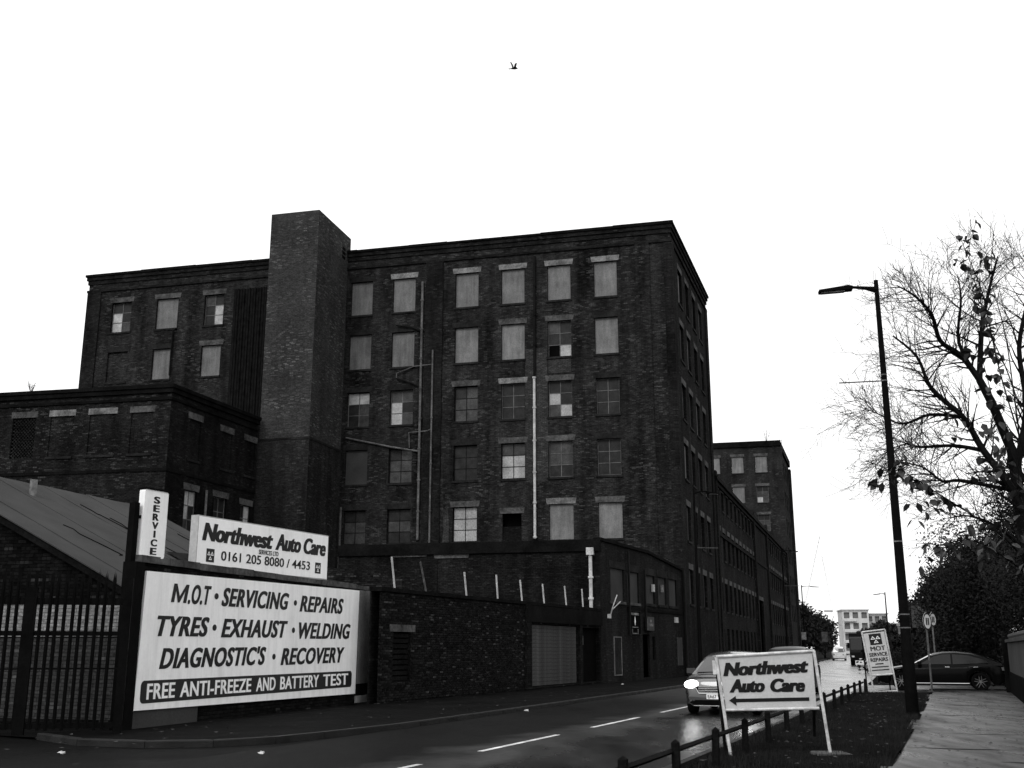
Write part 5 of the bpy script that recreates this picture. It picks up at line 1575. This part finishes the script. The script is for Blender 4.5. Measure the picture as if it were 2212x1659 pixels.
for p_, d_ in spots[:295]:
    yaw = tr.uniform(0, 6.28)
    o = link('leaf', LM[tr.randrange(3)], lt, p_ - lo_, (tr.uniform(-1.0, 1.0), tr.uniform(.1, 1.2), yaw))

# ------------------------------------------------------------------ dense trees and hedges
M['evergreen'] = plain('dark evergreen leaves', .02, .7, .12, .5, .8, 4)
M['far_leaf'] = plain('far tree leaves', .022, .7, .2, .5, .3, 2)
def foliage_tree(label, base, crown, n, leaf, seed, mat='evergreen', lobes=14, trunk_r=.18, bare=.0):
    r = random.Random(seed); rg = np.random.default_rng(seed)
    t = thing('tree', label, 'tree', base)
    b = Vector(base); cx, cy, cz, rx, ry, rz = crown
    q = MB(); q.tube([b + Vector((0, 0, -.2)), b + Vector((.1, 0, cz * .5)), Vector((cx, cy, cz + rz * .3))], [trunk_r, trunk_r * .8, trunk_r * .3], 7, cap=False)
    for k in range(9):
        d = rand_unit(r); d.z = abs(d.z) * .8 + .1
        a = b + Vector((0, 0, r.uniform(.35, .9) * cz)); e = Vector((cx + d.x * rx * .85, cy + d.y * ry * .85, cz + d.z * rz * .85))
        q.tube([a, a.lerp(e, .5) + rand_unit(r) * .2, e], [trunk_r * .45, trunk_r * .3, .02], 4, cap=False)
    q.build('trunk', M['bark'], t)
    # lobes of leaves
    lb_ = []
    for k in range(lobes):
        d = rand_unit(r); m = r.uniform(.25, .8)
        lb_.append((cx + d.x * rx * m, cy + d.y * ry * m, cz + d.z * rz * m, r.uniform(.3, .52)))
    sel = rg.integers(0, lobes, n)
    L_ = np.array(lb_)[sel]
    dirs = rg.normal(size=(n, 3)); dirs /= np.linalg.norm(dirs, axis=1)[:, None]
    rad = rg.random(n) ** .45 * (1 + .25 * (rg.random(n) ** 6))
    C_ = L_[:, :3] + dirs * rad[:, None] * L_[:, 3:4] * np.array([rx, ry, rz])
    a1 = rg.normal(size=(n, 3)); a1 /= np.linalg.norm(a1, axis=1)[:, None]
    a2 = np.cross(a1, rg.normal(size=(n, 3))); a2 /= np.linalg.norm(a2, axis=1)[:, None]
    s_ = leaf * (.6 + .8 * rg.random(n))[:, None]
    V = np.stack([C_ - a1 * s_, C_ + a2 * s_ * .45, C_ + a1 * s_, C_ - a2 * s_ * .45], 1).reshape(-1, 3) - np.array(base)
    me = bpy.data.meshes.new('crown')
    me.from_pydata(V.tolist(), [], np.arange(n * 4).reshape(-1, 4).tolist())
    me.materials.append(M[mat]); me.update()
    link('crown', me, t, kind='stuff')
    return t
foliage_tree('dense dark evergreen tree at the right edge behind the black car', (25.5, 54, 0), (25.4, 54, 6.0, 4.6, 4, 5.0), 46000, .075, 1, lobes=26)
foliage_tree('dark bushy tree to the right behind the wall', (24.5, 47, 0), (24.3, 47.5, 4.6, 3.6, 3, 3.6), 30000, .07, 2)
foliage_tree('rounded dark tree behind the lamp column', (28.6, 66, 0), (28.4, 66, 4.1, 4.2, 4, 3.9), 30000, .09, 3)
foliage_tree('twiggy dark tree just right of the lamp column', (31.6, 78, 0), (31.8, 78, 4.3, 3.6, 4, 3.9), 20000, .11, 4)
foliage_tree('dark tree closing the park edge farther along', (38.9, 96, 0), (38.9, 96, 4.6, 4.2, 4, 4.4), 9000, .24, 5)
foliage_tree('tall dark tree at the right edge behind the others', (33.5, 66, 0), (33.5, 66, 5.6, 5, 4, 5.4), 26000, .1, 6)
foliage_tree('small thin tree left of the lamp column far off', (42.6, 118, 0), (42.6, 118, 4.2, 1.5, 2, 4.0), 1800, .22, 7, lobes=18)
foliage_tree('far tree mass nearest the mill on the left', (45.6, 176, 0), (45.8, 176, 5.2, 3.4, 4, 5.0), 6000, .34, 8, 'far_leaf')
foliage_tree('middle far tree on the left of the road', (50.4, 188, 0), (50.4, 188, 4.9, 3.8, 4, 4.7), 5500, .34, 9, 'far_leaf')
foliage_tree('last far tree on the left before the pale flats', (57.6, 204, 0), (57.6, 204, 4.6, 4.6, 4, 4.3), 5000, .36, 10, 'far_leaf')
foliage_tree('far low tree right of the pale flats', (76, 225, 0), (76, 225, 3.6, 5, 4, 3.4), 5000, .36, 11, 'far_leaf')
foliage_tree('far dark tree behind the direction sign', (65, 172, 0), (65.5, 172, 4.0, 5, 4, 3.8), 6000, .34, 12, 'far_leaf')
foliage_tree('dark tree behind the round signs', (24.2, 58, 0), (24.0, 58.5, 3.4, 3.0, 3, 3.2), 20000, .08, 13)

def hedge(label, a, b, h, w, n, leaf, seed):
    rg = np.random.default_rng(seed)
    t = thing('hedge', label, 'hedge', (a[0], a[1], 0))
    A = np.array([a[0], a[1]]); B = np.array([b[0], b[1]])
    k = rg.random(n); C_ = np.zeros((n, 3))
    d = (B - A) / np.linalg.norm(B - A); nn = np.array([d[1], -d[0]])
    C_[:, :2] = A + (B - A) * k[:, None] + nn * rg.normal(0, w * .35, n)[:, None]
    C_[:, 2] = rg.random(n) ** .8 * h * (.8 + .25 * np.sin(k * 23 + seed))
    a1 = rg.normal(size=(n, 3)); a1 /= np.linalg.norm(a1, axis=1)[:, None]
    a2 = np.cross(a1, rg.normal(size=(n, 3))); a2 /= np.linalg.norm(a2, axis=1)[:, None]
    s_ = leaf * (.6 + .8 * rg.random(n))[:, None]
    V = np.stack([C_ - a1 * s_, C_ + a2 * s_ * .5, C_ + a1 * s_, C_ - a2 * s_ * .5], 1).reshape(-1, 3) - np.array([a[0], a[1], 0])
    me = bpy.data.meshes.new('foliage'); me.from_pydata(V.tolist(), [], np.arange(n * 4).reshape(-1, 4).tolist()); me.materials.append(M['evergreen']); me.update()
    link('foliage', me, t, kind='stuff')
    q = MB(); 
    for k in range(10):
        p_ = A + (B - A) * (k + .5) / 10; q.tube([(p_[0], p_[1], -.1), (p_[0] + .1, p_[1], h * .7)], .05, 5)
    q.build('stems', M['bark'], t)
hedge('dark hedge closing the park beyond the black car', (19.5, 57), (33, 60), 2.0, 1.4, 22000, .08, 3)
hedge('far dark hedge along the park', (24, 74), (40, 82), 2.4, 1.6, 8000, .18, 4)
hedge('ivy bank behind the boundary wall', (18.6, 41.5), (27, 44.5), 1.9, 1.2, 16000, .07, 5)

# ------------------------------------------------------------------ grass and fallen leaves
rg = np.random.default_rng(5)
N = 70000
ss = rg.uniform(s_of_y(9.5), s_of_y(40.2), N); oo = rg.uniform(3.68, 6.2, N)
# thin towards the far end is not needed; clump a little
cl = np.sin(ss * 3.1 + oo * 5.3) * np.sin(ss * 1.3 - oo * 2.7)
keep = rg.random(N) < (.62 + .38 * cl)
ss, oo = ss[keep], oo[keep]
V = []; Fc = []
tab = {}
for s, o, h, an, ln_ in zip(ss, oo, rg.uniform(.035, .11, len(ss)), rg.uniform(0, 6.28, len(ss)), rg.uniform(-.04, .04, len(ss))):
    k = int(s * 4)
    if k not in tab:
        p = road(k / 4, 0); d = road_dir(k / 4); tab[k] = (p, d)
    p, d = tab[k]; ds = s - k / 4
    x = p.x + d.x * ds + d.y * o; y = p.y + d.y * ds - d.x * o
    z = .045 + .05 * math.sin(o * 2.1 + s * .4) * math.sin(s * .9)
    c, sn = math.cos(an) * .007, math.sin(an) * .007
    i = len(V)
    V += [(x - c, y - sn, z), (x + c, y + sn, z), (x + ln_, y + ln_ * .6, z + h + .03)]
    Fc.append((i, i + 1, i + 2))
me = bpy.data.meshes.new('grass'); me.from_pydata(V, [], Fc); me.materials.append(M['grass']); me.update()
link('grass', me, None, label='short dark wet grass on the roadside verge', cat='grass', kind='stuff')
V = []; Fc = []
for k in range(520):
    s = rg.uniform(s_of_y(11), s_of_y(38)); 
    o = rg.uniform(3.8, 8.5) if k < 420 else rg.uniform(-8, -3.7)
    p = road(s, o); zz = .13 if o < 6.1 else .068
    if o < 0: zz = .09 + 0 * o; zz = .1 + (o + 3.5) / 6 * .11 * 1.0 + .004 if False else .108
    l = rg.uniform(.025, .06); an = rg.uniform(0, 6.28); c, sn = math.cos(an) * l, math.sin(an) * l
    i = len(V)
    V += [(p.x - c, p.y - sn, zz + rg.uniform(0, .015)), (p.x + sn * .6, p.y - c * .6, zz), (p.x + c, p.y + sn, zz + rg.uniform(0, .02)), (p.x - sn * .6, p.y + c * .6, zz + .006)]
    Fc.append((i, i + 1, i + 2, i + 3))
me = bpy.data.meshes.new('fallen_leaves'); me.from_pydata(V, [], Fc); me.materials.append(M['leaf_litter']); me.update()
link('fallen_leaves', me, None, label='scattered fallen leaves on verge, footpath and pavement', cat='leaves', kind='stuff')

# litter: crumpled pale paper
for i, (x, y, lab) in enumerate(((-3.9, 17.6, 'small scrap of white litter on the driveway by the curved kerb'), (-7.0, 17.6, 'scrap of white litter on the driveway near the gate'), (.35, 27.0, 'tiny white litter on the left pavement'), (4.6, 46.4, 'white scrap of litter by the shuttered wall'))):
    q = MB(); z = .0 if i < 2 else .12
    ellipsoid(q, (x, y, z + .02), (.06, .045, .02), 4, 6)
    q.v = [(a + rnd.uniform(-.02, .02), b + rnd.uniform(-.02, .02), max(z, c + rnd.uniform(-.012, .012))) for a, b, c in q.v]
    q.build('litter', M['aboard'], label=lab, cat='litter')

# ------------------------------------------------------------------ weeds on the roofs
def weed(label, p, h, n, seed):
    r = random.Random(seed); t = thing('roof_weed', label, 'plant', p); q = MB(); o = Vector(p)
    for k in range(n):
        d = Vector((r.uniform(-.5, .5), r.uniform(-.5, .5), 1)).normalized(); e = o + d * h * r.uniform(.6, 1)
        q.tube([o, o.lerp(e, .5) + Vector((r.uniform(-.05, .05), 0, 0)), e], [.02, .014, .006], 3, cap=False)
        for j in range(5):
            b_ = o.lerp(e, r.uniform(.4, 1)); f = b_ + rand_unit(r) * h * .25; q.tube([b_, f], [.009, .004], 3, cap=False)
    q.build('stems', M['bark'], t)
weed('tuft of weeds on the left wing roof', tuple(KF.P(8.7, -.1, 15.4)), .8, 7, 3)
weed('thin weeds beside the stair tower on the mill roof', tuple(FF.P(26.2, -.1, 27.9)), .9, 5, 4)
weed('weeds on the parapet of the far mill block', tuple(GF.P(1.6, -.1, 29)), 2.0, 8, 5)
weed('weeds on the street corner of the far mill block', tuple(S2.P(4, .0, 28.8)), 1.6, 6, 6)

# ------------------------------------------------------------------ far flats, sheds and cranes
def block(label, p, az, w, dpt, floors, fh, mat, bays, balc=True):
    t = thing('apartment_block', label, 'building', p); fr = Fr(p, az, 1)
    H_ = floors * fh
    hs_ = []
    for f in range(floors):
        for b_ in range(bays):
            u0 = w * (b_ + .18) / bays; u1 = w * (b_ + .82) / bays; hs_.append((u0, u1, f * fh + .8, f * fh + fh - .55))
    q = MB(); facade(q, fr, 0, w, 0, H_, hs_, .6)
    q.fbox(fr, 0, w, -dpt, -dpt + .3, 0, H_); q.fbox(fr, 0, .3, -dpt, -.61, 0, H_); q.fbox(fr, w - .3, w, -dpt, -.61, 0, H_); q.fbox(fr, .3, w - .3, -dpt + .3, -.61, H_ - .3, H_ - .01)
    q.build('wall', M[mat], t)
    for h_ in hs_:
        q = MB(); q.fbox(fr, h_[0] + .01, h_[1] - .01, -.66, -.6, h_[2] + .01, h_[3] - .01); q.build('window', M['far_window'], t)
    if balc:
        for f in range(1, floors):
            q = MB(); q.fbox(fr, w * .05, w * .5, .0, 1.0, f * fh - .1, f * fh + .6); q.build('balcony', M[mat], t)
    q = MB(); q.fbox(fr, -.3, w + .3, -dpt, .4, H_, H_ + .35); q.build('roof', M[mat], t)
block('pale stepped concrete flats at the far end of the road', (99.2, 330, 0), 100, 7.6, 12, 4, 3.15, 'pale_building', 3)
block('lower grey flats next to the pale stepped flats', (106.2, 336, 0), 95, 8.4, 12, 4, 2.9, 'pale_building2', 4)
block('long low pale block right of the far flats', (115, 345, 0), 95, 12, 12, 3, 3.0, 'pale_building', 6, False)
sh_ = thing('low_shed', 'long dark low shed across the end of the road', 'building', (60, 260, 0))
SF = Fr((84, 262), 95, 1)
q = MB(); q.prism(SF, [(0, 0), (34, 0), (34, 5.0), (17, 6.4), (0, 5.0)], -14, 0); q.build('wall', M['stone_dark'], sh_)
for k in range(6):
    q = MB(); q.fbox(SF, 2 + k * 5, 5 + k * 5, -.01, .05, 1.5, 3.2); q.build('window', M['far_window'], sh_)

M['crane'] = plain('pale crane steel', .35, .6, .3, .1)
def crane(label, p, mast_h, jib, g='tower cranes'):
    t = thing('tower_crane', label, 'crane', p, g); o = Vector(p); q = MB()
    for dx, dy in ((-.8, -.8), (.8, -.8), (.8, .8), (-.8, .8)):
        q.tube([o + Vector((dx, dy, 0)), o + Vector((dx, dy, mast_h))], .05, 3)
    for k in range(int(mast_h / 2.5)):
        z = k * 2.5; s_ = 1 if k % 2 else -1
        q.tube([o + Vector((-.8 * s_, -.8, z)), o + Vector((.8 * s_, -.8, z + 2.5))], .07, 3)
    q.build('mast', M['crane'], t)
    q = MB(); a = o + Vector((0, 0, mast_h)); e = a + Vector(jib)
    for off in (Vector((0, -.6, 0)), Vector((0, .6, 0)), Vector((.9, 0, .9))): q.tube([a + off, e + off * .3], .055, 3)
    for k in range(16):
        q.tube([a.lerp(e, k / 16) + Vector((0, -.6, 0)) * (1 - .7 * k / 16), a.lerp(e, (k + 1) / 16) + Vector((.9, 0, .9)) * (1 - .7 * k / 16)], .035, 3)
    q.build('jib', M['crane'], t)
    q = MB(); q.fbox(Fr(o, 90, 1), -4.5, 0, -.8, .8, mast_h - .6, mast_h + .4); q.build('counterweight', M['crane'], t)
crane('faint tower crane with raised jib beside the far mill', (160.5, 600, 0), 26, (10.5, 0, 36))
crane('faint tower crane right of the other crane', (181, 620, 0), 22, (-4, 0, 31))

# ------------------------------------------------------------------ pigeon
bd = thing('pigeon', 'dark pigeon flying high above the mill with one wing raised', 'bird', (0.1, 45, 27.75))
q = MB(); o = Vector((.1, 45, 27.75))
pts = [(-.19, -.0), (-.12, .005), (-.05, .02), (.02, .03), (.09, .03), (.13, .02), (.165, .005)]
q.tube([o + Vector((x, 0, z)) for x, z in pts], [.012, .03, .05, .062, .055, .034, .012], 10); q.build('body', M['roof_dark'], bd, smooth=True)
q = MB()
def wing(root, mid, tip, ch):
    q = MB()
    r = [[root + Vector((ch / 2, 0, 0)), root + Vector((-ch / 2, 0, 0))], [mid + Vector((ch * .5, 0, 0)), mid + Vector((-ch * .5, 0, .0))], [tip + Vector((.02, 0, 0)), tip + Vector((-.03, 0, -.02))]]
    up = [[v + Vector((0, -.006, .0)) for v in rr] for rr in r]; q.grid(r); q.grid(up)
    for a_, b_ in ((0, 0), (1, 1)): q.grid([[rr[a_] for rr in r], [rr[a_] for rr in up]])
    return q
wing(o + Vector((-.05, .02, .05)), o + Vector((-.09, .05, .22)), o + Vector((-.16, .08, .4)), .085).build('wing', M['concrete'], bd)
wing(o + Vector((.03, -.03, .04)), o + Vector((.07, -.2, .11)), o + Vector((.1, -.36, .1)), .1).build('wing', M['roof_dark'], bd)
q = MB(); q.face([o + Vector((-.12, -.02, 0)), o + Vector((-.12, .02, 0)), o + Vector((-.26, .05, -.01)), o + Vector((-.26, -.05, -.01))]); q.build('tail', M['roof_dark'], bd)
